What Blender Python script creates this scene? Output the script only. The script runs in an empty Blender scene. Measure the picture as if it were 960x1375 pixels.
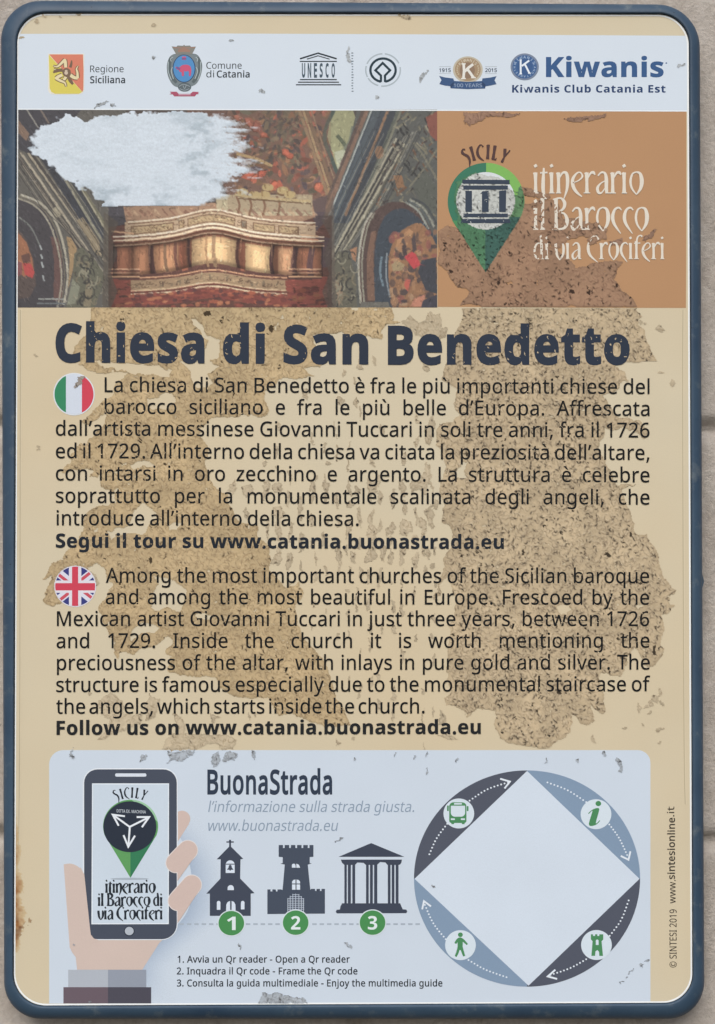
import bpy, math, random
import numpy as np
from mathutils import Vector, Matrix
from mathutils.geometry import tessellate_polygon

random.seed(7)
SC = bpy.context.scene
COL = SC.collection

# ------------------------------------------------------------------ camera
S = 0.0007                        # metres of sign per photograph pixel
DIST = 1.5
PITCH, YAW = math.radians(1.15), math.radians(0.5)
cpos = np.array([-DIST * math.sin(YAW), -DIST * math.cos(YAW) * math.cos(PITCH), -DIST * math.sin(PITCH)])
fwd = -cpos / np.linalg.norm(cpos)
rgt = np.cross(fwd, [0, 0, 1.0]); rgt /= np.linalg.norm(rgt)
upv = np.cross(rgt, fwd)
FPX = DIST / S
cam_d = bpy.data.cameras.new("camera")
cam = bpy.data.objects.new("camera", cam_d); COL.objects.link(cam)
cam_d.sensor_fit = 'VERTICAL'
cam_d.angle_y = 2 * math.atan(687.5 / FPX)
cam_d.clip_start = 0.05; cam_d.clip_end = 50
cam.matrix_world = Matrix([[rgt[0], upv[0], -fwd[0], cpos[0]], [rgt[1], upv[1], -fwd[1], cpos[1]],
                           [rgt[2], upv[2], -fwd[2], cpos[2]], [0, 0, 0, 1]])
SC.camera = cam

# ------------------------------------------------------------------ world, sun, exposure
SUN_ELEV, SUN_AZ = math.radians(42), math.radians(-10)     # azimuth measured from the viewing side of the sign
w = bpy.data.worlds.new("World"); SC.world = w; w.use_nodes = True
nt = w.node_tree
sky = nt.nodes.new('ShaderNodeTexSky'); sky.sky_type = 'NISHITA'; sky.sun_disc = False
sky.sun_elevation = SUN_ELEV; sky.sun_rotation = math.pi + SUN_AZ * -1
sky.air_density = 1.0; sky.dust_density = 4.0
bg = nt.nodes['Background']; bg.inputs[1].default_value = 0.1
nt.links.new(sky.outputs[0], bg.inputs[0])
sun_d = bpy.data.lights.new("sun", 'SUN'); sun_d.energy = 1.5; sun_d.angle = math.radians(40); sun_d.color = (1, 0.97, 0.93)
sun = bpy.data.objects.new("sun", sun_d); COL.objects.link(sun)
sdir = Vector((math.sin(SUN_AZ) * math.cos(SUN_ELEV), -math.cos(SUN_AZ) * math.cos(SUN_ELEV), math.sin(SUN_ELEV)))
sun.rotation_euler = sdir.to_track_quat('Z', 'Y').to_euler()
SC.view_settings.view_transform = 'Standard'; SC.view_settings.look = 'None'
SC.view_settings.exposure = 0.27; SC.view_settings.gamma = 1.0
LIGHT = np.array([1.064, 0.997, 0.939])          # measured brightness of white under this light, used to pick print inks

# ------------------------------------------------------------------ helpers
def P(x, y):
    """photograph pixel -> point on the sign's face (local metres)"""
    x = np.asarray(x, float); y = np.asarray(y, float)
    a = (x - 480) / FPX; b = (687.5 - y) / FPX
    d = [fwd[k] + rgt[k] * a + upv[k] * b for k in range(3)]
    t = -cpos[1] / d[1]
    return cpos[0] + t * d[0], cpos[2] + t * d[2]

def lin(c):
    c = np.asarray(c, float) / 255.0
    return np.where(c <= 0.04045, c / 12.92, ((c + 0.055) / 1.055) ** 2.4)

def ink(c):
    return np.clip(lin(c) / LIGHT, 0.004, 0.9)

def new_obj(name, me, parent=None, mat=None):
    o = bpy.data.objects.new(name, me); COL.objects.link(o)
    if parent is not None: o.parent = parent
    if mat is not None: me.materials.append(mat)
    return o

def raw_mesh(name, verts, faces, colors=None, smooth=False):
    """faces: (n,k) int array"""
    verts = np.asarray(verts, np.float32); faces = np.asarray(faces, np.int32)
    me = bpy.data.meshes.new(name)
    me.vertices.add(len(verts)); me.vertices.foreach_set('co', verts.ravel())
    k = faces.shape[1]
    me.loops.add(faces.size); me.loops.foreach_set('vertex_index', faces.ravel())
    me.polygons.add(len(faces))
    me.polygons.foreach_set('loop_start', np.arange(0, faces.size, k, dtype=np.int32))
    if smooth: me.polygons.foreach_set('use_smooth', np.ones(len(faces), bool))
    me.update(calc_edges=True)
    if colors is not None:
        at = me.color_attributes.new('Col', 'FLOAT_COLOR', 'POINT')
        c = np.ones((len(verts), 4), np.float32); c[:, :3] = colors
        at.data.foreach_set('color', c.ravel())
    me.validate()
    return me

_mats = {}
def print_mat(rgb, rough=0.5, mottle=0.05):
    """printed film: flat ink with a faint fading and a little grain"""
    key = (tuple(rgb), rough, mottle)
    if key in _mats: return _mats[key]
    m = bpy.data.materials.new('printed_ink'); m.use_nodes = True
    n = m.node_tree; b = n.nodes['Principled BSDF']
    c = ink(rgb)
    tc = n.nodes.new('ShaderNodeTexCoord')
    n1 = n.nodes.new('ShaderNodeTexNoise'); n1.inputs['Scale'].default_value = 900; n1.inputs['Detail'].default_value = 2
    n2 = n.nodes.new('ShaderNodeTexNoise'); n2.inputs['Scale'].default_value = 14; n2.inputs['Detail'].default_value = 5
    n.links.new(tc.outputs['Object'], n1.inputs['Vector']); n.links.new(tc.outputs['Object'], n2.inputs['Vector'])
    ad = n.nodes.new('ShaderNodeMath'); ad.operation = 'MULTIPLY_ADD'; ad.inputs[1].default_value = mottle * 2.2
    n.links.new(n1.outputs['Fac'], ad.inputs[0])
    ad2 = n.nodes.new('ShaderNodeMath'); ad2.operation = 'MULTIPLY_ADD'; ad2.inputs[1].default_value = mottle * 2.0
    ad2.inputs[2].default_value = 1 - mottle * 2.1
    n.links.new(n2.outputs['Fac'], ad2.inputs[0]); n.links.new(ad2.outputs[0], ad.inputs[2])
    mx = n.nodes.new('ShaderNodeVectorMath'); mx.operation = 'SCALE'; mx.inputs[0].default_value = tuple(c)
    n.links.new(ad.outputs[0], mx.inputs['Scale'])
    n.links.new(mx.outputs[0], b.inputs['Base Color'])
    b.inputs['Roughness'].default_value = rough; b.inputs['Specular IOR Level'].default_value = 0.12
    _mats[key] = m; return m

def colour_mat(name, rough=0.6):
    """colour comes from the mesh's own Col attribute, with a little procedural grain"""
    if name in _mats: return _mats[name]
    m = bpy.data.materials.new(name); m.use_nodes = True
    n = m.node_tree; b = n.nodes['Principled BSDF']
    at = n.nodes.new('ShaderNodeVertexColor'); at.layer_name = 'Col'
    tc = n.nodes.new('ShaderNodeTexCoord')
    n1 = n.nodes.new('ShaderNodeTexNoise'); n1.inputs['Scale'].default_value = 1100; n1.inputs['Detail'].default_value = 3
    n.links.new(tc.outputs['Object'], n1.inputs['Vector'])
    ma = n.nodes.new('ShaderNodeMapRange'); ma.inputs[3].default_value = 0.86; ma.inputs[4].default_value = 1.14
    n.links.new(n1.outputs['Fac'], ma.inputs[0])
    mx = n.nodes.new('ShaderNodeVectorMath'); mx.operation = 'SCALE'
    n.links.new(at.outputs['Color'], mx.inputs[0]); n.links.new(ma.outputs[0], mx.inputs['Scale'])
    n.links.new(mx.outputs[0], b.inputs['Base Color'])
    b.inputs['Roughness'].default_value = rough; b.inputs['Specular IOR Level'].default_value = 0.2
    _mats[name] = m; return m

def nest(cs):
    """sort contours into outers with their own holes"""
    def has(p, q):                       # does contour q contain the first point of p
        x, y = p[0]; r = False; j = len(q) - 1
        for i in range(len(q)):
            if (q[i][1] > y) != (q[j][1] > y) and x < (q[j][0] - q[i][0]) * (y - q[i][1]) / (q[j][1] - q[i][1]) + q[i][0]: r = not r
            j = i
        return r
    par = [[j for j in range(len(cs)) if j != i and has(cs[i], cs[j])] for i in range(len(cs))]
    out = []
    for i in range(len(cs)):
        if len(par[i]) % 2 == 0:
            out.append([cs[i]] + [cs[k] for k in range(len(cs)) if len(par[k]) == len(par[i]) + 1 and i in par[k]])
    return out

LAYER = 0.00006
def sheet(name, shapes, rgb, parent, z, rough=0.5, mottle=0.05):
    """flat printed area; shapes = list of contour lists (outer + holes) in photograph pixels; z in layers"""
    vs, fs = [], []
    todo = []
    for cs in shapes:
        cs = [np.asarray(c, float) for c in cs if len(c) >= 3]
        if cs: todo += nest(cs) if len(cs) > 1 else [cs]
    for k, cs in enumerate(todo):
        cs = [c[np.linalg.norm(c - np.roll(c, 1, 0), axis=1) > 1e-3] for c in cs]
        cs = [c for c in cs if len(c) >= 3]
        if not cs: continue
        tri = tessellate_polygon([[Vector((float(p[0]), float(p[1]), 0)) for p in c] for c in cs])
        allp = np.concatenate(cs); base = len(vs)
        X, Y = P(allp[:, 0], allp[:, 1]); zz = (z + (k % 9) * 0.05) * LAYER       # neighbours never share a plane
        vs += [(a, b, zz) for a, b in zip(X, Y)]
        for t in tri:
            a, b, c = [allp[m] for m in t]
            ar = (b[0] - a[0]) * (c[1] - a[1]) - (b[1] - a[1]) * (c[0] - a[0])
            fs.append([base + m for m in (t if ar < 0 else t[::-1])])
    me = raw_mesh(name, vs, fs)
    return new_obj(name, me, parent, print_mat(rgb, rough, mottle))

def ell(cx, cy, rx, ry=None, n=64, a0=0, a1=360):
    ry = rx if ry is None else ry
    full = abs(a1 - a0) >= 360
    t = np.radians(np.linspace(a0, a1, n, endpoint=not full))
    return np.stack([cx + rx * np.cos(t), cy + ry * np.sin(t)], 1)

def rect(x0, y0, x1, y1): return [(x0, y0), (x1, y0), (x1, y1), (x0, y1)]

def rrect(x0, y0, x1, y1, r, rs=None, n=8):
    rs = rs or (r, r, r, r)            # TL TR BR BL
    out = []
    for (cx, cy, a, q) in ((x0, y0, 180, 0), (x1, y0, 270, 1), (x1, y1, 0, 2), (x0, y1, 90, 3)):
        k = rs[q]; sx = 1 if q in (0, 3) else -1; sy = 1 if q in (0, 1) else -1
        if k <= 0: out.append((cx, cy)); continue
        for t in np.radians(np.linspace(a, a + 90, n)):
            out.append((cx + sx * k + k * math.cos(t), cy + sy * k + k * math.sin(t)))
    return out

def smooth(pts, k=6, closed=False):
    p = np.asarray(pts, float); n = len(p); out = []
    for i in range(n if closed else n - 1):
        a, b, c, d = (p[(i - 1) % n], p[i], p[(i + 1) % n], p[(i + 2) % n]) if closed else \
            (p[max(i - 1, 0)], p[i], p[i + 1], p[min(i + 2, n - 1)])
        for j in range(k):
            t = j / k
            out.append(0.5 * ((2 * b) + (c - a) * t + (2 * a - 5 * b + 4 * c - d) * t * t + (3 * b - a - 3 * c + d) * t ** 3))
    if not closed: out.append(p[-1])
    return np.array(out)

def stroke(pts, wd, sm=0, cap=True):
    """outline of a pen stroke; wd a number or one width per point"""
    p = np.asarray(pts, float)
    wv = np.full(len(p), wd, float) if np.isscalar(wd) else np.asarray(wd, float)
    if sm:
        q = smooth(np.column_stack([p, wv]), sm); p, wv = q[:, :2], q[:, 2]
    d = np.gradient(p, axis=0)
    if len(p) == 2: d = np.array([p[1] - p[0]] * 2)
    L = np.linalg.norm(d, axis=1); L[L == 0] = 1
    nrm = np.stack([-d[:, 1], d[:, 0]], 1) / L[:, None]
    h = np.maximum(wv, 0.05)[:, None] / 2
    if not sm and len(p) > 2:            # mitre
        for i in range(1, len(p) - 1):
            a = p[i] - p[i - 1]; b = p[i + 1] - p[i]; a /= np.linalg.norm(a); b /= np.linalg.norm(b)
            m = np.array([-(a + b)[1], (a + b)[0]]); m /= max(np.linalg.norm(m), 1e-6)
            nrm[i] = m / max(0.4, m @ np.array([-a[1], a[0]]))
    return np.concatenate([p + nrm * h, (p - nrm * h)[::-1]])

# ------------------------------------------------------------------ lettering
GL = {
 'R': {
  ' ': [260],
  "'": [225,[160,714,140,456,85,456,65,714]],
  ',': [268,[192,105,169,29,138,-52,106,-129,41,-129,60,-48,78,38,91,116,185,116]],
  '-': [322,[40,229,40,307,282,307,282,229]],
  '.': [268,[72,54,76,85,90,106,110,117,133,121,157,117,177,106,191,85,196,54,191,23,177,2,157,-10,133,-14,110,-10,90,2,76,23]],
  '0': [572,[523,358,510,203,493,140,468,87,436,46,394,15,344,-4,285,-10,212,1,152,34,107,88,74,160,55,251,49,358,55,465,72,556,103,628,148,682,208,714,285,725,358,714,418,682,464,628,497,556,516,465],[137,358,141,268,151,195,171,138,198,97,236,73,285,65,334,73,371,97,400,137,419,194,430,268,434,358,430,448,419,520,400,577,371,617,334,642,285,650,236,642,198,617,170,577,151,520,141,448]],
  '1': [572,[355,0,269,0,269,499,269,548,271,585,273,622,244,595,211,567,135,505,89,564,282,714,355,714]],
  '2': [572,[520,0,48,0,48,73,235,262,326,358,382,440,396,483,401,529,392,581,366,618,326,641,275,649,226,644,183,631,103,581,56,640,117,683,190,713,275,724,337,718,390,701,433,673,464,635,484,589,491,534,485,480,468,429,440,380,404,333,308,231,159,84,159,80,520,80]],
  '3': [572,[493,547,488,502,475,464,453,432,423,407,387,388,345,376,345,372,420,353,473,318,504,267,515,203,508,144,486,92,449,49,397,17,327,-3,241,-10,137,-1,45,29,45,111,142,76,242,64,325,73,381,101,412,146,423,205,417,246,399,277,371,301,331,318,281,328,223,331,154,331,154,406,224,406,278,410,322,423,357,443,382,470,398,503,403,541,394,587,368,621,327,643,273,650,204,642,146,621,93,590,49,650,92,678,143,702,204,718,272,724,370,711,438,674,479,617]],
  '4': [572,[552,162,448,162,448,0,363,0,363,162,21,162,21,237,357,718,448,718,448,241,552,241],[363,466,363,513,365,554,366,590,368,624,364,624,344,583,321,546,107,241,363,241]],
  '5': [572,[275,438,343,432,402,413,450,383,485,341,508,290,515,228,507,159,483,100,444,53,391,18,326,-3,248,-10,144,0,63,29,63,112,150,77,249,65,299,69,341,81,377,103,403,132,419,171,425,219,414,281,382,326,326,355,246,364,182,359,124,349,80,377,107,714,465,714,465,634,182,634,165,427,211,434]],
  '6': [572,[55,305,63,427,93,540,118,591,151,635,193,672,244,700,307,718,382,724,428,722,470,715,470,640,429,649,384,652,321,646,269,629,228,602,196,566,174,523,158,474,143,363,149,363,187,406,242,436,318,447,376,441,426,421,468,390,499,347,519,294,525,230,518,161,497,102,463,54,418,19,363,-3,298,-10,249,-5,203,9,162,33,125,67,96,111,73,165,60,230],[297,64,354,74,399,104,428,156,438,230,429,291,403,338,360,368,300,378,256,373,218,358,187,336,163,309,149,278,144,247,153,182,182,123,230,80,261,68]],
  '7': [572,[136,0,429,634,44,634,44,714,523,714,523,646,233,0]],
  '8': [572,[285,724,344,719,396,704,439,680,471,647,492,604,499,553,494,513,480,478,431,421,363,378,443,330,475,302,500,269,517,230,522,185,515,129,493,81,458,43,411,14,354,-4,288,-10,217,-4,157,13,110,41,76,78,56,126,49,182,54,228,69,267,93,300,124,329,197,373,133,418,88,477,76,513,72,554,79,605,100,646,133,680,176,704,227,719],[135,181,144,133,172,94,219,69,286,60,350,69,397,94,426,134,436,184,431,217,417,245,365,293,286,331,270,337,196,296,150,246,139,216],[284,653,234,646,193,626,167,594,158,550,162,516,175,488,223,445,289,412,351,445,395,488,408,517,412,550,403,594,377,626,336,646]],
  '9': [572,[520,409,511,287,482,173,457,123,424,78,382,41,330,13,267,-4,192,-10,145,-7,102,0,102,75,144,65,190,62,254,68,305,85,346,112,378,147,401,190,417,239,431,350,425,350,387,308,331,278,255,267,198,273,147,292,106,324,75,366,56,419,50,483,57,553,78,612,113,660,158,695,214,717,278,724,327,719,373,704,414,680,450,646,479,602,501,548,515,484],[278,650,222,640,176,609,147,557,137,484,145,422,171,375,213,346,274,336,319,341,357,355,388,378,411,405,426,435,431,467,421,531,393,591,345,634,314,646]],
  'A': [639,[545,0,459,221,176,221,91,0,0,0,279,717,360,717,638,0],[352,517,342,546,328,589,318,624,307,583,296,546,287,517,206,301,432,301]],
  'B': [650,[301,714,419,704,503,674,542,642,564,596,572,537,568,497,556,462,537,433,510,408,477,390,436,379,436,374,517,348,550,325,575,294,591,254,596,203,588,143,566,92,530,52,480,23,420,6,348,0,97,0,97,714],[319,410,396,417,445,439,470,476,479,527,469,578,437,611,384,631,305,637,187,637,187,410],[187,335,187,76,331,76,412,85,463,113,491,156,500,210,496,245,483,276,461,301,428,319,383,331,324,335]],
  'C': [632,[403,645,349,640,300,625,258,601,222,568,194,527,173,477,160,421,156,357,163,275,183,204,218,146,265,104,327,78,402,69,491,77,573,97,573,19,490,-3,389,-10,289,1,207,35,143,89,97,163,70,253,61,358,67,435,83,506,111,568,149,622,198,665,257,698,326,717,404,724,510,713,601,682,565,606,491,633]],
  'D': [730,[669,364,658,254,624,163,570,92,497,41,405,10,296,0,97,0,97,714,317,714,418,704,504,674,574,625,626,556,658,470],[574,361,566,448,542,517,504,570,450,607,384,630,304,637,187,637,187,77,284,77,373,85,445,109,501,148,542,204,566,275]],
  'E': [556,[496,0,97,0,97,714,496,714,496,635,187,635,187,412,478,412,478,334,187,334,187,79,496,79]],
  'F': [519,[187,0,97,0,97,714,496,714,496,635,187,635,187,382,477,382,477,303,187,303]],
  'G': [728,[407,377,654,377,654,27,537,-1,403,-10,301,1,216,34,149,88,100,161,71,252,61,357,72,461,105,551,159,624,231,678,323,713,431,724,544,713,644,682,610,604,524,633,426,645,347,636,280,610,226,568,187,510,163,440,155,357,162,277,182,206,218,148,269,104,337,77,424,68,504,73,564,85,564,297,407,297]],
  'H': [741,[643,0,553,0,553,333,187,333,187,0,97,0,97,714,187,714,187,412,553,412,553,714,643,714]],
  'I': [339,[298,0,40,0,40,52,124,71,124,642,40,662,40,714,298,714,298,662,214,642,214,71,298,52]],
  'K': [619,[619,0,513,0,260,341,187,277,187,0,97,0,97,714,187,714,187,362,248,430,310,498,503,714,608,714,325,403]],
  'L': [524,[97,0,97,714,187,714,187,80,499,80,499,0]],
  'M': [907,[412,0,177,626,173,626,176,575,179,507,180,433,180,0,97,0,97,714,230,714,450,129,454,129,678,714,810,714,810,0,721,0,721,439,722,508,725,573,728,625,724,625,486,0]],
  'N': [760,[663,0,558,0,176,593,172,593,175,538,178,471,180,399,180,0,97,0,97,714,201,714,582,123,586,123,583,171,580,241,579,311,579,714,663,714]],
  'O': [781,[720,358,715,279,699,207,673,145,636,91,590,48,533,16,467,-3,391,-10,312,-3,245,16,188,48,142,91,106,145,81,208,66,280,61,359,70,462,97,551,142,624,206,679,290,713,392,725,490,714,572,679,636,625,682,551,711,462],[156,358,162,274,181,203,213,145,258,103,318,77,391,68,465,77,523,103,568,146,600,203,619,274,625,358,611,478,569,569,524,612,465,637,392,646,318,637,258,611,213,569,181,512,162,442]],
  'P': [605,[286,714,407,700,490,659,526,617,547,566,554,504,539,419,520,381,492,347,453,318,404,296,343,283,269,278,187,278,187,0,97,0,97,714],[278,637,187,637,187,355,259,355,321,359,372,369,411,388,439,416,456,453,461,500,450,560,417,603,360,628]],
  'Q': [781,[720,358,714,275,697,200,667,134,627,80,575,37,512,8,683,-170,554,-170,416,-9,403,-9,391,-10,312,-3,245,16,188,48,142,91,106,145,81,208,66,280,61,359,70,462,97,551,142,624,206,679,290,713,392,725,490,714,572,679,636,625,682,551,711,462],[156,358,162,274,181,203,213,145,258,103,318,77,391,68,465,77,523,103,568,146,600,203,619,274,625,358,611,478,569,569,524,612,465,637,392,646,318,637,258,611,213,569,181,512,162,442]],
  'R': [622,[294,714,375,708,440,691,491,663,526,624,547,573,554,511,549,459,533,416,509,382,479,355,411,320,607,0,502,0,329,295,187,295,187,0,97,0,97,714],[289,636,187,636,187,371,294,371,369,380,421,405,451,448,461,507,456,549,442,582,419,606,386,623,343,633]],
  'S': [549,[502,191,494,132,471,82,433,43,382,14,320,-4,247,-10,171,-6,104,5,51,24,51,110,140,81,251,68,300,71,340,82,371,99,394,122,408,150,412,183,408,215,397,242,377,265,345,286,244,330,163,366,106,411,71,468,60,542,67,595,89,639,124,675,169,702,225,718,288,724,396,713,485,684,457,607,376,634,286,645,245,642,211,632,185,616,166,595,155,570,151,541,155,508,166,481,186,458,215,438,307,397,413,347,452,318,479,284,496,242]],
  'T': [556,[323,0,233,0,233,635,10,635,10,714,545,714,545,635,323,635]],
  'U': [731,[640,252,632,182,610,118,572,65,518,24,449,-1,362,-10,280,-2,213,22,159,62,121,116,98,180,90,254,90,714,180,714,180,251,192,174,226,116,285,80,367,68,426,74,472,91,508,119,532,156,546,201,551,252,551,714,640,714]],
  'V': [600,[600,714,345,0,255,0,0,714,94,714,255,256,274,200,288,148,300,100,311,149,326,201,345,258,505,714]],
  'W': [930,[917,714,727,0,636,0,497,468,485,511,474,553,465,587,461,609,457,587,450,553,439,510,427,465,292,0,201,0,12,714,106,714,217,278,228,232,237,188,245,147,251,108,257,149,266,192,277,238,289,283,415,714,508,714,639,280,652,233,663,188,671,145,678,108,686,160,698,218,713,279,823,714]],
  'X': [586,[582,0,480,0,291,310,99,0,4,0,241,372,19,714,119,714,294,434,470,714,565,714,344,374]],
  'Y': [566,[283,363,469,714,566,714,328,277,328,0,238,0,238,273,0,714,98,714]],
  'a': [561,[288,545,373,534,433,502,468,446,480,365,480,0,416,0,399,76,395,76,347,27,291,-1,215,-10,169,-6,128,7,94,29,68,59,51,100,46,149,62,220,109,272,189,306,303,320,394,323,394,355,387,412,365,448,330,467,283,474,203,461,132,433,105,499,188,531],[314,259,229,249,175,227,147,193,137,148,144,109,164,82,196,66,235,61,297,70,348,98,382,146,393,214,393,262]],
  'b': [615,[173,575,171,511,168,465,173,465,200,496,236,522,282,539,339,545,401,537,455,514,499,475,533,422,553,352,560,268,553,183,532,114,499,60,455,21,401,-2,339,-10,282,-4,236,13,200,38,173,68,166,68,148,0,85,0,85,760,173,760],[324,472,273,467,234,450,206,423,187,384,176,334,173,271,173,267,181,180,205,115,252,76,326,63,389,76,433,116,460,181,469,269,460,357,433,421,388,459]],
  'c': [480,[300,-10,233,-3,173,19,124,56,86,109,63,178,55,265,63,355,88,426,127,480,177,517,238,539,306,546,385,537,447,517,420,444,364,461,304,469,255,463,215,446,184,417,163,378,150,327,146,266,150,207,163,157,184,117,214,89,252,72,299,66,376,75,438,97,438,19,378,-2]],
  'd': [615,[275,-10,213,-2,159,21,115,59,82,113,62,183,55,267,62,351,82,421,115,475,160,515,214,538,276,546,349,535,403,507,442,467,448,467,444,505,442,546,442,760,530,760,530,0,459,0,446,72,442,72,403,30,349,1],[289,63,361,75,408,109,434,168,443,250,443,266,435,354,410,419,363,460,288,473,226,459,181,416,155,350,146,265,155,180,181,116,226,76]],
  'e': [564,[292,546,356,538,410,516,454,480,486,431,506,372,513,304,513,251,146,251,159,171,192,112,246,77,317,65,407,74,489,102,489,25,408,-1,313,-10,241,-2,178,21,126,60,87,113,63,182,55,264,62,346,84,415,120,471,167,512,225,537],[291,474,235,464,191,433,162,385,148,321,421,321,417,364,407,401,389,431,365,454,332,469]],
  'f': [344,[332,468,197,468,197,0,109,0,109,468,15,468,15,509,109,539,109,570,114,632,129,682,155,719,189,745,232,760,283,765,341,759,387,747,364,678,327,688,284,693,246,686,218,663,202,626,197,571,197,536,332,536]],
  'g': [615,[275,546,325,541,370,526,410,501,443,465,448,465,460,536,530,536,530,-9,523,-79,504,-136,471,-182,425,-214,365,-233,290,-240,183,-231,97,-206,97,-125,186,-156,295,-167,357,-157,403,-126,433,-79,443,-16,443,5,444,40,446,71,442,71,411,35,373,10,328,-5,276,-10,212,-2,158,22,113,63,70,150,55,267,70,382,113,470,157,512,211,538],[287,472,245,466,210,448,183,418,163,378,150,327,146,266,155,179,182,114,227,75,289,62,359,72,385,86,407,105,435,163,444,246,444,267,440,333,427,385,406,424,376,451,336,467]],
  'h': [618,[173,537,171,498,168,462,174,462,217,508,275,535,341,545,401,540,449,524,488,498,515,461,531,411,537,349,537,0,450,0,450,343,443,400,421,440,384,464,330,472,276,466,236,449,207,422,187,383,177,335,173,277,173,0,85,0,85,760,173,760]],
  'i': [258,[173,536,173,0,85,0,85,536],[130,737,165,723,177,706,181,681,177,656,165,639,130,625,110,628,93,639,82,656,78,681,82,706,93,723,110,734]],
  'j': [258,[22,-240,-22,-236,-55,-228,-55,-157,-24,-164,11,-167,40,-163,64,-149,80,-124,85,-83,85,536,173,536,173,-80,169,-126,157,-166,137,-198,108,-221,70,-235],[78,681,82,706,93,723,110,734,130,737,165,723,177,706,181,681,177,656,165,639,130,625,110,628,93,639,82,656]],
  'l': [258,[173,0,85,0,85,760,173,760]],
  'm': [935,[673,546,752,534,809,499,843,439,854,349,854,0,767,0,767,345,760,400,740,440,707,464,658,472,591,461,546,427,521,372,513,296,513,0,426,0,426,345,414,415,399,440,378,458,350,468,316,472,268,466,231,449,204,422,186,384,176,336,173,278,173,0,85,0,85,536,156,536,169,463,174,463,215,509,270,537,332,546,389,540,435,524,471,496,496,456,501,456,533,496,574,524,622,540]],
  'n': [618,[343,546,427,534,488,499,525,439,537,349,537,0,450,0,450,343,443,400,421,440,384,464,330,472,255,459,207,422,181,361,173,278,173,0,85,0,85,536,156,536,169,463,174,463,218,509,277,537]],
  'o': [605,[551,269,547,206,533,150,512,103,483,63,447,31,405,8,355,-5,301,-10,250,-5,203,8,161,31,125,63,96,103,73,150,60,206,55,269,62,351,85,419,121,474,171,513,232,538,304,546,373,538,432,513,482,474,519,419,543,351],[146,269,150,210,163,159,184,118,214,88,254,69,303,63,352,69,392,88,422,118,443,159,456,210,460,269,456,328,443,378,422,418,391,447,352,466,302,472,231,458,183,418,155,354]],
  'p': [615,[340,546,402,538,455,515,499,477,533,423,553,354,560,269,553,185,532,115,499,61,455,21,402,-2,339,-10,266,1,211,29,173,68,167,68,171,25,173,-20,173,-240,85,-240,85,536,157,536,169,463,173,463,211,505,265,535],[324,472,275,467,237,451,208,426,189,390,177,343,173,286,173,269,176,208,187,157,206,117,234,87,274,69,326,63,371,70,406,90,434,122,453,163,465,213,469,270,460,353,433,417,388,458]],
  'q': [615,[442,-11,443,31,447,72,441,72,414,40,377,14,331,-4,273,-10,212,-2,160,21,115,59,82,113,62,183,55,267,62,352,83,421,117,475,161,514,215,538,276,546,333,540,379,522,415,495,443,463,447,463,460,536,530,536,530,-240,442,-240],[290,63,340,68,378,83,407,108,427,144,438,191,443,248,443,266,434,356,409,420,362,460,288,473,225,459,181,416,155,350,146,265,155,180,181,116,226,76]],
  'r': [413,[335,546,367,544,398,540,387,459,358,464,329,466,270,453,220,416,185,360,173,286,173,0,85,0,85,536,157,536,167,438,171,438,212,492,267,531,299,542]],
  's': [479,[434,148,427,100,408,61,376,30,334,8,282,-5,220,-10,123,-1,52,24,52,104,129,74,222,61,280,66,319,82,342,108,349,140,338,176,298,208,217,244,128,284,95,306,71,332,56,364,51,404,65,464,106,509,171,537,252,546,343,536,423,510,393,440,322,464,246,474,198,470,163,456,142,436,135,409,148,371,191,341,273,307,360,268,392,246,415,219,429,187]],
  't': [361,[264,62,305,65,339,73,339,6,299,-5,249,-10,209,-6,171,4,139,24,114,55,97,98,92,156,92,468,16,468,16,510,93,545,128,659,180,659,180,536,335,536,335,468,180,468,180,158,186,115,203,85,230,68]],
  'u': [618,[533,536,533,0,461,0,448,71,444,71,400,25,341,-1,274,-10,215,-5,167,10,128,37,101,74,84,123,79,185,79,536,168,536,168,191,175,135,197,95,234,71,287,63,341,69,381,85,411,113,430,151,441,200,445,257,445,536]],
  'v': [508,[203,0,0,536,94,536,208,220,225,171,241,119,251,78,255,78,266,120,283,172,300,220,414,536,508,536,304,0]],
  'w': [786,[431,303,419,344,408,383,400,418,394,445,390,445,384,418,376,383,366,343,354,302,258,1,158,1,11,537,102,537,176,251,191,192,203,136,211,91,215,91,222,121,230,159,240,199,251,235,346,537,442,537,534,235,548,186,562,135,570,92,574,92,581,134,594,190,610,251,685,537,775,537,626,1,523,1]],
  'x': [529,[212,274,27,536,127,536,265,334,402,536,501,536,316,274,511,0,411,0,265,214,117,0,18,0]],
  'y': [510,[1,536,95,536,211,231,229,179,245,130,256,85,260,85,279,150,306,232,415,536,510,536,279,-74,234,-161,206,-195,172,-219,132,-235,84,-240,42,-237,11,-232,11,-162,37,-166,70,-168,123,-156,162,-123,189,-73,217,-2]],
  'z': [470,[431,0,39,0,39,58,327,468,56,468,56,536,424,536,424,470,140,68,431,68]],
  '©': [832,[431,133,371,140,321,160,283,194,246,266,234,357,240,418,257,472,285,517,325,551,375,573,435,580,498,572,558,550,529,489,480,508,436,515,384,504,344,473,320,423,312,357,319,290,341,239,378,208,435,198,486,204,540,221,540,157,491,140],[416,-10,339,-3,269,17,206,50,152,93,109,147,76,210,56,280,49,357,56,434,76,504,109,567,152,620,206,664,269,697,339,717,416,724,490,717,558,697,621,664,675,620,720,567,754,504,776,434,783,357,776,280,756,210,723,147,679,93,626,50,563,17,493,-3],[416,43,478,49,536,66,589,94,635,131,673,178,702,231,720,291,726,357,720,420,703,479,675,532,638,579,593,617,540,646,481,665,416,671,351,665,291,648,238,620,192,582,156,536,128,483,111,423,105,357,111,294,128,235,156,181,192,135,238,97,291,67,351,49]],
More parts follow.
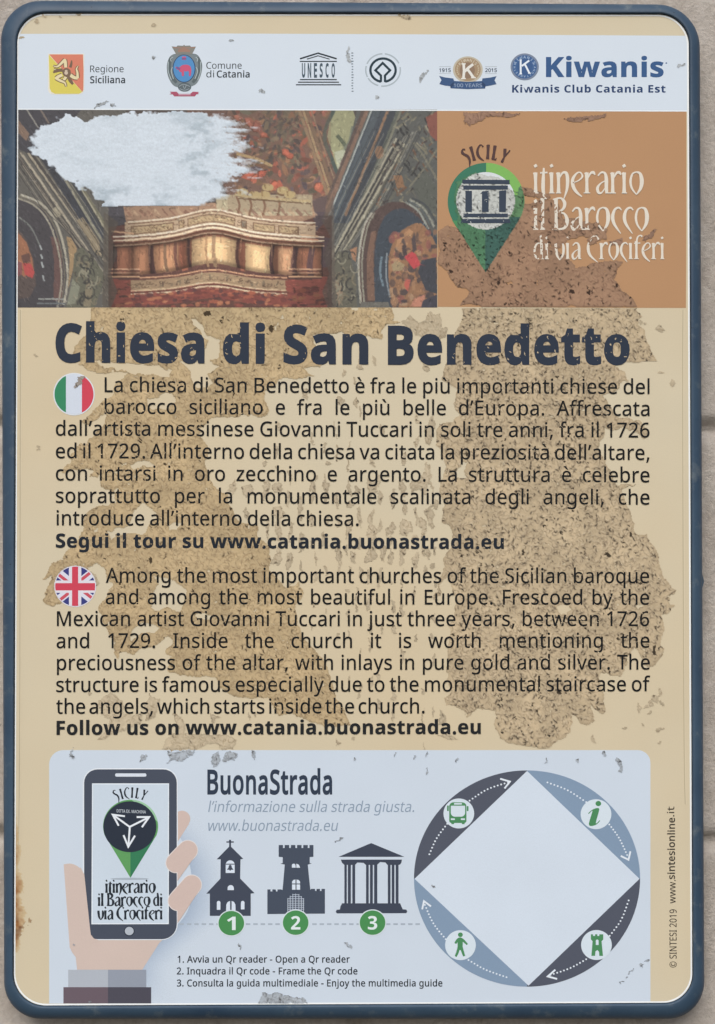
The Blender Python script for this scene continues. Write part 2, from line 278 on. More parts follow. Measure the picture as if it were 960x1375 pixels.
  'à': [561,[288,545,373,534,433,502,468,446,480,365,480,0,416,0,399,76,395,76,347,27,291,-1,215,-10,169,-6,128,7,94,29,68,59,51,100,46,149,62,220,109,272,189,306,303,320,394,323,394,355,387,412,365,448,330,467,283,474,203,461,132,433,105,499,188,531],[314,259,229,249,175,227,147,193,137,148,144,109,164,82,196,66,235,61,297,70,348,98,382,146,393,214,393,262],[256,766,283,716,318,663,352,618,352,606,293,606,255,639,213,681,176,722,151,756,151,766]],
  'è': [564,[292,546,356,538,410,516,454,480,486,431,506,372,513,304,513,251,146,251,159,171,192,112,246,77,317,65,407,74,489,102,489,25,408,-1,313,-10,241,-2,178,21,126,60,87,113,63,182,55,264,62,346,84,415,120,471,167,512,225,537],[291,474,235,464,191,433,162,385,148,321,421,321,417,364,407,401,389,431,365,454,332,469],[260,766,287,716,322,663,356,618,356,606,297,606,259,639,217,681,180,722,155,756,155,766]],
  'ù': [618,[533,536,533,0,461,0,448,71,444,71,400,25,341,-1,274,-10,215,-5,167,10,128,37,101,74,84,123,79,185,79,536,168,536,168,191,175,135,197,95,234,71,287,63,341,69,381,85,411,113,430,151,441,200,445,257,445,536],[284,766,311,716,346,663,380,618,380,606,321,606,283,639,241,681,204,722,179,756,179,766]],
  '’': [175,[163,703,140,627,109,545,77,469,12,469,26,529,40,593,52,657,62,714,156,714]],
 },
 'B': {
  'A': [690,[0,0,252,717,437,717,690,0,527,0,475,170,215,170,163,0],[253,297,439,297,386,463,374,506,358,559,345,606,331,557,315,501,304,463]],
  'B': [672,[90,0,90,714,312,714,437,704,528,674,569,641,593,594,601,533,594,477,573,430,538,396,491,379,491,374,556,349,582,327,602,297,615,258,619,207,602,121,549,55,466,14,357,0],[241,431,329,431,385,436,421,452,440,478,446,513,439,548,416,572,377,585,321,590,241,590],[241,125,340,125,398,132,435,151,455,182,462,222,455,258,435,286,396,305,335,311,241,311]],
  'C': [637,[379,-10,279,1,197,36,135,90,92,164,67,253,58,356,68,458,97,547,145,621,210,677,293,712,393,724,500,711,602,674,553,551,472,584,393,598,316,582,260,533,225,456,214,355,225,254,257,178,312,132,393,116,480,126,575,154,575,27,482,-1]],
  'D': [740,[90,0,90,714,314,714,419,704,509,674,582,625,636,557,671,470,682,364,671,253,636,162,579,92,502,41,406,10,292,0],[241,125,306,125,402,140,470,184,511,257,525,360,512,463,473,535,409,576,322,590,241,590]],
  'E': [560,[90,0,90,714,501,714,501,590,241,590,241,433,483,433,483,309,241,309,241,125,501,125,501,0]],
  'F': [549,[90,0,90,714,499,714,499,590,239,590,239,406,481,406,481,282,239,282,239,0]],
  'H': [765,[90,0,90,714,241,714,241,434,524,434,524,714,675,714,675,0,524,0,524,308,241,308,241,0]],
  'I': [389,[32,0,32,86,119,126,119,588,32,628,32,714,357,714,357,628,270,588,270,126,357,86,357,0]],
  'K': [664,[90,0,90,714,241,714,241,387,270,430,301,471,494,714,662,714,413,398,664,0,492,0,305,301,241,255,241,0]],
  'N': [813,[90,0,90,714,281,714,591,179,594,179,589,278,587,376,587,714,723,714,723,0,531,0,220,540,216,540,222,438,225,336,225,0]],
  'S': [551,[248,-10,141,1,46,33,46,174,151,133,206,120,260,115,308,120,339,137,357,161,363,191,353,227,323,256,224,308,170,335,115,377,71,437,58,475,54,521,70,606,119,671,196,711,296,724,403,711,508,674,459,556,371,587,291,598,253,593,225,578,208,555,202,526,211,492,236,466,337,412,431,359,465,328,490,292,506,249,511,198,494,113,443,46,360,4]],
  'T': [579,[214,0,214,588,20,588,20,714,559,714,559,588,365,588,365,0]],
  'Y': [624,[237,0,237,273,0,714,164,714,312,420,461,714,624,714,387,278,387,0]],
  'a': [604,[211,-10,144,1,90,33,54,86,42,163,57,239,103,291,179,324,286,337,381,340,381,364,375,401,359,427,332,442,296,447,218,436,142,407,93,508,190,544,302,557,399,545,471,510,514,449,529,364,529,0,425,0,396,74,392,74,356,36,318,10,272,-5],[267,99,311,106,348,127,373,162,381,208,381,253,323,251,262,244,223,225,202,197,195,162,200,133,215,113]],
  'b': [633,[378,-10,324,-5,283,11,227,60,217,60,192,0,78,0,78,760,227,760,227,583,225,522,221,475,227,475,253,506,286,533,329,550,382,556,465,538,531,485,574,396,588,274,574,151,530,62,463,8],[336,111,377,122,409,153,429,205,436,276,429,346,408,397,376,427,334,437,285,428,253,401,234,356,227,291,227,275,233,205,250,153,284,122]],
  'c': [514,[300,-10,192,7,111,57,62,144,45,270,54,361,79,433,120,488,174,526,239,549,313,556,411,545,483,519,439,404,374,427,313,436,249,418,210,363,197,271,205,200,228,150,264,121,313,111,396,123,466,158,466,31,395,-1]],
  'd': [633,[251,-10,168,8,103,61,59,150,45,272,60,395,103,484,170,538,255,556,309,550,352,533,386,507,412,476,417,476,410,522,406,585,406,760,555,760,555,0,441,0,412,71,406,71,380,40,347,14,305,-4],[303,109,356,118,390,145,409,191,416,255,416,271,410,342,391,393,357,424,301,435,257,424,224,392,203,341,196,270,203,200,224,149,258,119]],
  'e': [591,[325,-10,248,-2,180,20,124,59,81,113,54,183,45,269,53,357,78,429,116,484,168,524,231,548,303,556,404,540,482,492,531,413,548,308,548,236,196,236,206,180,234,137,276,110,332,101,428,111,517,144,517,29,432,-1],[199,335,408,335,401,381,382,417,350,442,304,450,265,443,233,422,210,386]],
  'f': [387,[102,0,102,434,20,434,20,506,102,546,102,586,108,648,125,695,154,727,193,749,240,761,295,765,374,758,432,742,394,633,357,642,311,647,284,642,266,628,251,580,251,546,380,546,380,434,251,434,251,0]],
  'g': [633,[282,-240,175,-233,78,-208,78,-89,182,-121,291,-131,355,-117,393,-76,406,-7,406,4,407,39,410,71,406,71,375,34,339,9,298,-5,251,-10,165,9,100,65,59,154,45,272,59,391,101,481,168,537,255,556,317,547,370,520,413,476,417,476,429,546,555,546,555,-1,538,-104,486,-179,401,-225],[304,107,354,115,389,139,409,184,416,253,416,271,409,347,389,397,354,425,302,435,244,417,209,362,197,270,209,179,245,125]],
  'h': [657,[78,0,78,760,227,760,227,605,225,528,220,476,228,476,258,512,295,537,338,551,386,556,466,544,528,509,569,447,582,356,582,0,433,0,433,319,423,385,394,424,345,437,288,425,253,390,233,334,227,257,227,0]],
  'i': [305,[153,614,122,618,96,630,78,652,72,687,78,722,96,745,153,760,210,745,228,722,234,687,228,652,210,630],[78,0,78,546,227,546,227,0]],
  'l': [305,[78,0,78,760,227,760,227,0]],
  'm': [982,[78,0,78,546,192,546,212,476,220,476,250,512,289,537,333,551,379,556,434,551,481,536,518,512,545,476,558,476,588,512,627,537,673,551,719,556,801,544,859,509,895,447,907,356,907,0,758,0,758,319,749,385,722,424,676,437,626,426,592,395,573,344,567,274,567,0,418,0,418,319,409,385,382,424,336,437,284,425,250,390,233,334,227,257,227,0]],
  'n': [657,[78,0,78,546,192,546,212,476,220,476,251,512,291,537,338,551,388,556,467,544,529,509,569,447,582,356,582,0,433,0,433,319,428,371,412,407,385,430,345,437,288,425,252,390,233,334,227,257,227,0]],
  'o': [619,[308,-10,236,-2,173,23,119,64,79,119,53,190,45,274,63,394,116,483,200,538,311,556,384,548,447,523,500,483,540,428,565,358,574,274,556,154,503,64,418,8],[310,110,361,120,396,151,415,203,422,274,415,345,396,396,361,426,309,436,258,426,224,396,204,345,197,274,204,203,224,151,258,120]],
  'p': [633,[78,-240,78,546,199,546,220,475,227,475,286,532,329,550,382,556,465,538,531,485,574,396,588,274,573,152,529,62,462,8,378,-10,325,-5,284,11,227,60,219,60,227,-20,227,-240],[336,111,380,122,412,153,430,205,436,276,425,365,391,419,334,437,285,428,253,401,234,356,227,291,227,275,233,205,250,153,284,122]],
  'q': [633,[406,-240,406,-11,412,71,406,71,381,40,348,14,305,-4,251,-10,168,8,102,61,59,150,45,272,60,395,103,484,170,538,254,556,308,550,351,533,385,507,412,476,416,476,429,546,555,546,555,-240],[304,107,357,116,390,143,409,189,416,253,416,271,410,342,391,393,357,424,302,435,256,424,223,392,204,341,197,270,209,179,245,125]],
  'r': [454,[78,0,78,546,191,546,213,454,220,454,249,493,286,526,331,549,383,556,409,555,433,552,422,412,401,415,378,417,305,404,273,386,249,360,232,325,227,278,227,0]],
  's': [497,[226,-10,128,-2,46,22,46,145,141,112,231,99,269,102,294,112,307,127,312,146,305,171,272,196,194,232,110,275,81,299,61,327,49,362,45,404,60,470,104,518,173,546,261,556,358,546,453,513,408,406,332,435,259,446,210,437,193,410,201,387,234,364,307,332,388,293,418,269,440,242,454,206,459,162,444,89,400,35,328,1]],
  't': [434,[265,-10,178,6,143,28,117,61,100,109,94,171,94,434,23,434,23,497,105,547,148,662,243,662,243,546,396,546,396,434,243,434,243,171,247,144,261,125,282,113,308,109,356,114,402,126,402,15,343,-2]],
  'u': [657,[269,-10,190,2,128,37,88,99,75,190,75,546,224,546,224,227,229,176,245,139,272,116,312,109,369,121,405,155,424,212,430,289,430,546,579,546,579,0,465,0,445,70,437,70,406,34,366,9,319,-5]],
  'v': [569,[208,0,0,546,156,546,261,235,275,177,282,123,286,123,308,235,413,546,569,546,361,0]],
  'w': [856,[165,0,10,546,158,546,221,304,234,244,244,177,251,125,255,125,259,163,266,211,274,257,280,284,347,546,511,546,575,284,585,239,594,176,599,125,603,125,610,175,622,243,635,304,700,546,846,546,689,0,527,0,485,191,473,242,457,314,440,384,429,432,425,432,414,384,398,314,381,241,369,189,325,0]],
  '0': [572,[285,-10,207,1,144,33,96,88,51,204,36,357,42,465,60,555,92,627,139,681,203,714,285,725,363,714,426,682,474,628,520,512,535,357,529,250,511,160,479,88,431,34,368,1],[285,112,333,127,363,173,380,250,385,357,379,464,363,541,332,588,285,603,237,588,207,541,191,464,186,357,191,250,207,174,237,127]],
  '1': [572,[262,0,262,413,263,481,266,555,245,534,214,506,132,440,59,531,289,714,413,714,413,0]],
  '2': [572,[40,0,40,105,219,286,307,379,354,447,369,513,363,551,346,577,318,593,282,598,242,593,202,579,120,525,38,622,104,672,184,709,293,724,358,718,414,699,458,669,492,630,512,583,519,531,513,475,496,423,428,327,320,220,228,134,228,127,539,127,539,0]],
  '3': [572,[244,-10,135,0,38,29,38,157,135,122,228,110,297,117,342,138,366,172,374,217,359,267,338,285,307,299,202,309,148,309,148,425,203,425,303,438,333,452,351,471,363,521,357,555,339,581,308,597,261,602,213,598,173,585,109,550,39,654,137,704,199,719,272,724,371,713,447,680,495,626,511,554,500,487,466,436,417,399,357,376,357,373,433,355,488,321,521,272,532,208,524,149,502,97,463,52,407,18,335,-3]],
  '4': [572,[322,0,322,148,17,148,17,253,330,714,469,714,469,265,555,265,555,148,469,148,469,0],[150,265,322,265,322,386,323,442,326,504,328,541,324,541,305,502,281,463]],
  '5': [572,[241,-10,135,0,49,29,49,159,138,127,236,113,295,120,339,141,365,176,374,226,358,286,310,322,231,334,173,328,123,318,63,350,90,714,477,714,477,586,222,586,209,446,246,453,300,456,362,450,416,431,462,400,496,358,519,304,526,239,508,135,454,56,365,7]],
  '6': [572,[296,-10,227,-2,164,24,111,66,70,127,44,205,35,303,44,425,76,538,102,589,139,634,184,671,242,699,311,716,393,722,442,721,489,715,489,594,447,601,403,604,324,597,266,576,224,542,197,497,181,443,174,381,180,381,204,413,238,440,281,458,335,464,419,449,484,405,525,334,539,238,523,135,473,56,396,7],[293,111,333,119,365,141,386,180,393,236,387,283,369,318,339,340,296,348,238,334,199,296,185,249,197,184,234,132,261,116]],
  '7': [572,[111,0,379,587,27,587,27,714,539,714,539,619,269,0]],
  '8': [572,[286,-10,180,3,101,41,51,101,35,181,45,248,75,300,119,341,172,373,128,406,91,446,65,493,57,552,65,604,89,647,126,680,174,704,228,718,286,723,345,718,399,704,446,680,482,647,506,604,514,551,505,493,478,446,436,408,386,377,459,331,514,269,531,230,536,185,528,130,504,82,467,43,416,14,356,-4],[286,440,346,479,365,505,372,540,366,571,347,594,320,608,285,613,251,608,224,594,205,571,199,540,205,507,225,480],[284,101,333,107,368,125,389,153,396,189,380,237,340,274,292,304,279,311,204,260,182,228,175,190,182,154,202,126,237,107]],
  '9': [572,[178,-10,129,-9,82,-3,82,118,124,111,168,108,247,115,306,137,347,170,374,215,390,269,397,331,391,331,335,272,293,254,233,248,151,263,87,307,46,378,32,474,48,577,98,656,175,705,275,722,345,714,407,689,460,646,501,585,527,507,536,409,527,287,496,174,468,123,432,79,387,42,330,14,260,-4],[275,364,334,379,372,416,386,463,374,528,338,581,311,596,278,601,238,594,206,571,185,532,178,476,184,430,202,394,232,371]],
 },
}
def off_contour(c, d):
    """move an outline outward (ink grows) by d units"""
    if d == 0 or len(c) < 3: return c
    a = c - np.roll(c, 1, 0); b = np.roll(c, -1, 0) - c
    la = np.linalg.norm(a, axis=1, keepdims=True); lb = np.linalg.norm(b, axis=1, keepdims=True)
    a = a / np.maximum(la, 1e-6); b = b / np.maximum(lb, 1e-6)
    na = np.stack([-a[:, 1], a[:, 0]], 1); nb = np.stack([-b[:, 1], b[:, 0]], 1)
    m = na + nb; m /= np.maximum(np.linalg.norm(m, axis=1, keepdims=True), 1e-6)
    k = 1 / np.maximum(0.5, (m * na).sum(1, keepdims=True))
    r = c + m * k * d
    old = np.roll(c, -1, 0) - c; new = np.roll(r, -1, 0) - r          # drop short edges the move turned round
    bad = (old * new).sum(1) <= 0
    if bad.any() and (~bad).sum() >= 3:
        n = len(r)
        for i in np.nonzero(bad)[0]: r[(i + 1) % n] = (r[i] + r[(i + 1) % n]) / 2
        r = r[~bad]
    return r
def glyph(ch, font='R'):
    G = GL[font] if ch in GL[font] else GL['R']
    g = G[ch]
    return g[0], [np.array(c, float).reshape(-1, 2) for c in g[1:]]
def word(t, font='R', bold=0.0, slant=0.0, track=0.0):
    """glyph outlines in font units (capital height 714), and the ink extent"""
    out, x = [], 0.0
    for ch in t:
        adv, cs = glyph(ch, font)
        bb = bold + (16 if font == 'B' and ch not in GL['B'] else 0)
        cs = [off_contour(c, bb) for c in cs]
        cs = [np.stack([c[:, 0] + x + slant * c[:, 1], c[:, 1]], 1) for c in cs]
        if cs: out.append(cs)
        x += adv + track + bold * 1.4
    al = np.concatenate([c for g in out for c in g]) if out else np.zeros((1, 2))
    return out, al[:, 0].min(), al[:, 0].max()
def place(glyphs, x0, base, sx, sy, slope=0.0, ref=0.0, xref=0.0):
    r = []
    for cs in glyphs:
        q = []
        for c in cs:
            X = x0 + (c[:, 0] - ref) * sx
            q.append(np.stack([X, base + slope * (X - xref) - c[:, 1] * sy], 1))
        r.append(q)
    return r
def fit(t, x0, x1, base, cap, font='R', bold=0.0, slant=0.0, base1=None, track=0.0):
    """one run of text stretched exactly between x0 and x1"""
    g, a, b = word(t, font, bold, slant, track)
    sl = 0 if base1 is None else (base1 - base) / (x1 - x0)
    return place(g, x0, base, (x1 - x0) / (b - a), cap / 714.0, sl, a, x0)
def justify(t, x0, x1, b0, b1, cap, kx=0.97, font='R', bold=0.0):
    """a justified line: words keep their width, the gaps share the rest"""
    ws = []
    for s_ in t.split(' '):
        g, a, b = word(s_, font, bold)
        ws.append((g, a, b, sum(glyph(ch, font)[0] + bold * 1.4 for ch in s_)))
    s = cap / 714.0; sx = s * kx; n = len(ws)
    tot = (sum(q[3] for q in ws) - ws[0][1] - (ws[-1][3] - ws[-1][2])) * sx
    gap = (x1 - x0 - tot) / max(n - 1, 1)
    sl = (b1 - b0) / 797.0
    out, x = [], x0 - ws[0][1] * sx
    for g, a, b, adv in ws:
        out += place(g, x, b0, sx, s, sl, 0.0, 75.0); x += adv * sx + gap
    return out

# hand-drawn letters of the art nouveau face: pen strokes on a 100-unit x-height
T, t_ = 17, 7
def stem(x, y0, y1, wd=T): return [((x - 1, y1), (x, (y0 + y1) / 2), (x, y0)), (wd * 1.15, wd * .85, wd * 1.1), 5]
def foot(x, wd=26): return [((x - wd / 2, 2), (x + wd / 2, 2)), 5, 0]
DECO = {
 'i': (36, [stem(16, 0, 100), foot(17), [((4, 94), (16, 100)), 6, 0], [((9, 128), (22, 136)), (13, 15), 0]]),
 't': (42, [[((20, 122), (17, 60), (17, 15), (24, -18), (34, -26)), (9, T, T, 10, 4), 6], [((2, 98), (38, 100)), 8, 0]]),
 'n': (72, [stem(14, 0, 100), foot(14), [((2, 94), (14, 100)), 6, 0], [((18, 72), (34, 98), (52, 96), (58, 62), (54, 18), (40, -26)), (5, 10, 15, T, 13, 4), 6]]),
 'e': (66, [[((12, 50), (40, 62), (58, 80), (50, 99), (32, 97), (12, 70), (12, 38), (28, 8), (56, -16)), (4, 6, 9, 7, 8, 15, T, 14, 5), 6]]),
 'r': (54, [stem(14, 0, 100), foot(14, 32), [((2, 94), (14, 100)), 6, 0], [((18, 70), (32, 96), (46, 100), (54, 88)), (5, 10, 14, 5), 6]]),
 'a': (72, [[((14, 84), (30, 100), (48, 96), (55, 70), (55, 30), (57, 2)), (7, 9, 12, T, T, 14), 6], foot(60, 20), [((52, 62), (28, 48), (12, 26), (18, 3), (34, 5), (54, 34)), (5, 7, 14, 13, 7, 5), 6]]),
 'o': (76, [[((40, 103), (20, 92), (11, 58), (18, 24), (40, -6)), (6, 9, 12, 10, 5), 6], [((38, 103), (58, 94), (66, 60), (60, 24), (40, -6)), (6, 14, T + 3, 15, 5), 6]]),
 'l': (34, [stem(15, 0, 146), foot(16, 28), [((3, 138), (15, 146)), 6, 0]]),
 'B': (84, [stem(18, 0, 144), foot(14, 30), [((2, 140), (40, 146), (60, 124), (52, 96), (24, 82)), (6, 9, T, 12, 5), 6], [((24, 82), (58, 74), (72, 42), (58, 8), (8, 2)), (5, 10, T + 2, 12, 6), 6]]),
 'c': (58, [[((56, 90), (42, 102), (22, 92), (12, 60), (20, 26), (52, -18)), (5, 9, 12, T, 14, 4), 6]]),
 'd': (74, [[((54, 98), (28, 96), (12, 64), (16, 22), (34, 2), (54, 24)), (5, 10, 14, 14, 8, 5), 6], [((50, 150), (56, 90), (57, 0)), (12, T, T - 2), 6], foot(60, 22)]),
 'v': (70, [[((8, 98), (12, 60), (18, 22), (36, -6)), (T, T, 14, 6), 6], [((36, -6), (56, 28), (60, 70), (54, 100)), (6, 14, T, 9), 6]]),
 'C': (84, [[((80, 122), (66, 144), (44, 140), (18, 104), (12, 62), (28, 20), (74, -20)), (13, 6, 10, 14, T + 2, 15, 4), 6]]),
 'f': (50, [stem(18, 0, 112), foot(18, 32), [((18, 100), (26, 136), (44, 148), (56, 140)), (12, 10, 8, 12), 6], [((2, 98), (44, 100)), 7, 0]]),
 ' ': (30, []),
 'S': (62, [[((50, 134), (26, 144), (8, 118), (22, 92), (50, 62), (58, 20), (40, -28), (30, -50)), (10, 8, T, 15, T, 15, 9, 4), 6]]),
 'I': (34, [stem(16, 0, 142, 20), foot(16, 32), [((2, 140), (30, 142)), 7, 0]]),
 'L': (52, [stem(16, 0, 142, 20), [((6, 4), (46, 2), (52, 22)), (8, 9, 4), 0], [((2, 140), (30, 142)), 7, 0]]),
 'Y': (68, [[((6, 142), (22, 100), (34, 62)), (20, 19, 15), 4], [((64, 142), (34, 62), (30, 0)), (8, 10, 18), 0], [((54, 140), (70, 142)), 6, 0], foot(30, 28)]),
}
def deco(t, x0, x1, base, xh, bold=1.0, base1=None):
    xs, tot = [], 0
    for ch in t:
        xs.append(tot); tot += DECO[ch][0]
    sx = (x1 - x0) / (tot - 6); sy = xh / 100.0; sl = 0 if base1 is None else (base1 - base) / (x1 - x0)
    out = []
    for ch, ox in zip(t, xs):
        for pts, wd, sm in DECO[ch][1]:
            wd = wd * bold if np.isscalar(wd) else [q * bold for q in wd]
            o = stroke(pts, wd, sm)
            X = x0 + (o[:, 0] + ox - 3) * sx
            out.append([np.stack([X, base + sl * (X - x0) - o[:, 1] * sy], 1)])
    return out
def deco_at(ch, cx, cy, h, rot, bold=1.7, sxk=0.92):
    out = []; k = h / 142.0; a = math.radians(rot); w0 = DECO[ch][0] / 2
    for pts, wd, sm in DECO[ch][1]:
        wd = wd * bold if np.isscalar(wd) else [q * bold for q in wd]
        o = stroke(pts, wd, sm)
        u = (o[:, 0] - w0) * k * sxk; v = -(o[:, 1] - 71) * k
        out.append([np.stack([cx + u * math.cos(a) - v * math.sin(a), cy + u * math.sin(a) + v * math.cos(a)], 1)])
    return out

# ------------------------------------------------------------------ rasters of the worn areas
RX0, RY0, RX1, RY1 = 10, 10, 940, 1356
def vnoise(h, w, scale, seed, sy=None):
    sy = sy or scale
    r = np.random.RandomState(seed)
    gh, gw = int(h / sy) + 3, int(w / scale) + 3
    g = r.rand(gh, gw)
    yy = np.arange(h) / sy; xx = np.arange(w) / scale
    yi = yy.astype(int); xi = xx.astype(int); fy = yy - yi; fx = xx - xi
    fy = fy * fy * (3 - 2 * fy); fx = fx * fx * (3 - 2 * fx)
    a = g[yi][:, xi]; b = g[yi][:, xi + 1]; c = g[yi + 1][:, xi]; d = g[yi + 1][:, xi + 1]
    fx = fx[None]; fy = fy[:, None]
    return (a * (1 - fx) + b * fx) * (1 - fy) + (c * (1 - fx) + d * fx) * fy
def inside(poly, X, Y):
    p = np.asarray(poly, float); res = np.zeros(X.shape, bool)
    m = (X > p[:, 0].min() - 1) & (X < p[:, 0].max() + 1) & (Y > p[:, 1].min() - 1) & (Y < p[:, 1].max() + 1)
    if not m.any(): return res
    x, y = X[m], Y[m]; r = np.zeros(x.shape, bool)
    j = len(p) - 1
    for i in range(len(p)):
        xi, yi = p[i]; xj, yj = p[j]
        if yi != yj:
            r ^= ((yi > y) != (yj > y)) & (x < (xj - xi) * (y - yi) / (yj - yi) + xi)
        j = i
    res[m] = r
    return res
def pix_mesh(name, mask, x0, y0, height, colors, parent, mat, step=1.0, jit=0.0, seed=0):
    """a thin worn layer: one quad per set cell of the mask, with its own height (metres) and colour"""
    h, w = mask.shape
    r = np.random.RandomState(seed)
    jj, ii = np.nonzero(mask)
    W = w + 1
    quad = np.stack([jj * W + ii, (jj + 1) * W + ii, (jj + 1) * W + ii + 1, jj * W + ii + 1], 1)
    used, inv = np.unique(quad, return_inverse=True)
    inv = inv.reshape(quad.shape)
    vy, vx = used // W, used % W
    px = x0 + vx * step; py = y0 + vy * step
    if jit:
        px = px + (r.rand(len(px)) - .5) * jit; py = py + (r.rand(len(py)) - .5) * jit
    X, Y = P(px, py)
    cy = np.minimum(vy, h - 1); cx = np.minimum(vx, w - 1)
    me = raw_mesh(name, np.stack([X, Y, height[cy, cx]], 1), inv, colors[cy, cx])
    return new_obj(name, me, parent, mat)

# ================================================================== the wall
def wall_material():
    m = bpy.data.materials.new('weathered_stone'); m.use_nodes = True
    n = m.node_tree; b = n.nodes['Principled BSDF']; L = n.links.new
    tc = n.nodes.new('ShaderNodeTexCoord')
    def noise(scale, det, rough=0.6):
        t = n.nodes.new('ShaderNodeTexNoise'); t.inputs['Scale'].default_value = scale
        t.inputs['Detail'].default_value = det; t.inputs['Roughness'].default_value = rough
        L(tc.outputs['Object'], t.inputs['Vector']); return t.outputs['Fac']
    def ramp(src, stops):
        r = n.nodes.new('ShaderNodeValToRGB'); e = r.color_ramp.elements
        while len(e) < len(stops): e.new(0.5)
        for q, (p, c) in zip(e, stops): q.position = p; q.color = (*ink(c), 1)
        L(src, r.inputs[0]); return r.outputs[0]
    def mix(f, a, c, mode='MIX'):
        x = n.nodes.new('ShaderNodeMix'); x.data_type = 'RGBA'; x.blend_type = mode
        if isinstance(f, float): x.inputs[0].default_value = f
        else: L(f, x.inputs[0])
        L(a, x.inputs[6]); L(c, x.inputs[7]); return x.outputs[2]
    def mr(src, a, c):
        x = n.nodes.new('ShaderNodeMapRange'); x.inputs[1].default_value = a; x.inputs[2].default_value = c
        L(src, x.inputs[0]); return x.outputs[0]
    big = noise(7, 6); fine = noise(160, 6, 0.75); mid = noise(34, 5)
    c0 = ramp(big, [(0.3, (180, 168, 156)), (0.5, (204, 192, 180)), (0.7, (212, 202, 192))])
    c1 = ramp(mid, [(0.3, (150, 136, 124)), (0.55, (192, 182, 172)), (0.75, (206, 200, 192))])
    c = mix(0.45, c0, c1)
    g = ramp(fine, [(0.3, (140, 128, 116)), (0.5, (186, 174, 162)), (0.7, (214, 206, 196))])
    c = mix(0.35, c, g)
    dark = ramp(mr(noise(55, 8, 0.8), 0.62, 0.72), [(0, (255, 255, 255)), (1, (120, 100, 84))])
    c = mix(0.7, c, dark, 'MULTIPLY')
    L(c, b.inputs['Base Color']); b.inputs['Roughness'].default_value = 0.92
    bm = n.nodes.new('ShaderNodeBump'); bm.inputs['Strength'].default_value = 0.7; bm.inputs['Distance'].default_value = 0.004
    L(fine, bm.inputs['Height']); L(bm.outputs[0], b.inputs['Normal'])
    return m
WALL_Y = 0.036
def build_wall():
    # one sheet of rough dressed stone with real courses: joints sink into the surface
    nx, nz = 420, 460
    xs = np.linspace(-1.1, 1.1, nx); zs = np.linspace(-1.2, 1.2, nz)
    Xg, Zg = np.meshgrid(xs, zs)
    dep = (vnoise(nz, nx, 60, 1) - .5) * .007 + (vnoise(nz, nx, 14, 2) - .5) * .004 + (vnoise(nz, nx, 4, 3) - .5) * .002
    def groove(d, wdt): return -0.014 * np.exp(-(d / wdt) ** 2)
    wob = (vnoise(nz, nx, 30, 5) - .5) * .02
    for zc in (-0.71, -0.31, 0.09, 0.58, 0.95):
        dep += groove(Zg + wob - zc, 0.006)
    for row, (z0, z1) in enumerate(((-1.2, -.71), (-.71, -.31), (-.31, .09), (.09, .58), (.58, .95), (.95, 1.3))):
        for k in range(-3, 4):
            xc = k * 0.68 + (0.335 if row in (0,) else (0.0 if row % 2 else .12))
            dep += np.where((Zg > z0) & (Zg < z1), groove(Xg + wob - xc, 0.006), 0)
    V = np.stack([Xg, WALL_Y - dep, Zg], -1).reshape(-1, 3)
    idx = np.arange(nx * nz).reshape(nz, nx)
    F = np.stack([idx[:-1, :-1], idx[:-1, 1:], idx[1:, 1:], idx[1:, :-1]], -1).reshape(-1, 4)
    o = new_obj('stone_wall', raw_mesh('stone_wall', V, F, smooth=True), None, wall_material())
    o['label'] = 'weathered beige stone wall behind the framed information sign'; o['category'] = 'wall'
    return o
build_wall()

# ================================================================== the sign
sign = bpy.data.objects.new('information_sign', None); COL.objects.link(sign)
sign.rotation_euler = (math.pi / 2, 0, 0)
sign['label'] = 'weathered church information sign in a blue rounded steel frame'
sign['category'] = 'sign'

CREAM, CARD, HEADW = (207, 193, 167), (203, 212, 222), (210, 218, 226)
DARK, NAVY, GREEN = (74, 80, 93), (58, 90, 133), (78, 137, 92)

# ---- frame: a bent steel tube
def corner_path(quad, rad, n=14, per=24):
    """rounded quadrilateral TL TR BR BL as matching points"""
    q = np.asarray(quad, float); out = []
    for i in range(4):
        p = q[i]; a = q[i - 1] - p; b = q[(i + 1) % 4] - p
        a /= np.linalg.norm(a); b /= np.linalg.norm(b)
        s = p + a * rad[i]; e = p + b * rad[i]
        for t in np.linspace(0, 1, n):                      # conic that runs close to a circle
            wgt = math.sqrt(0.5)
            B0, B1, B2 = (1 - t) ** 2, 2 * t * (1 - t) * wgt, t * t
            out.append((s * B0 + p * B1 + e * B2) / (B0 + B1 + B2))
        nx_ = q[(i + 1) % 4] + (p - q[(i + 1) % 4]) / np.linalg.norm(p - q[(i + 1) % 4]) * rad[(i + 1) % 4]
        for t in np.linspace(0, 1, per + 2)[1:-1]: out.append(e + (nx_ - e) * t)
    return np.array(out)
INNER = ((22.5, 17.5), (925.5, 18.8), (930.5, 1347), (17.5, 1351))
OUTER = ((-1.5, -3.2), (942, 2.6), (948.5, 1371.5), (3.2, 1371.5))
IR, OR = (40, 42, 40, 44), (54, 58, 50, 50)
ip, op = corner_path(INNER, IR), corner_path(OUTER, OR)
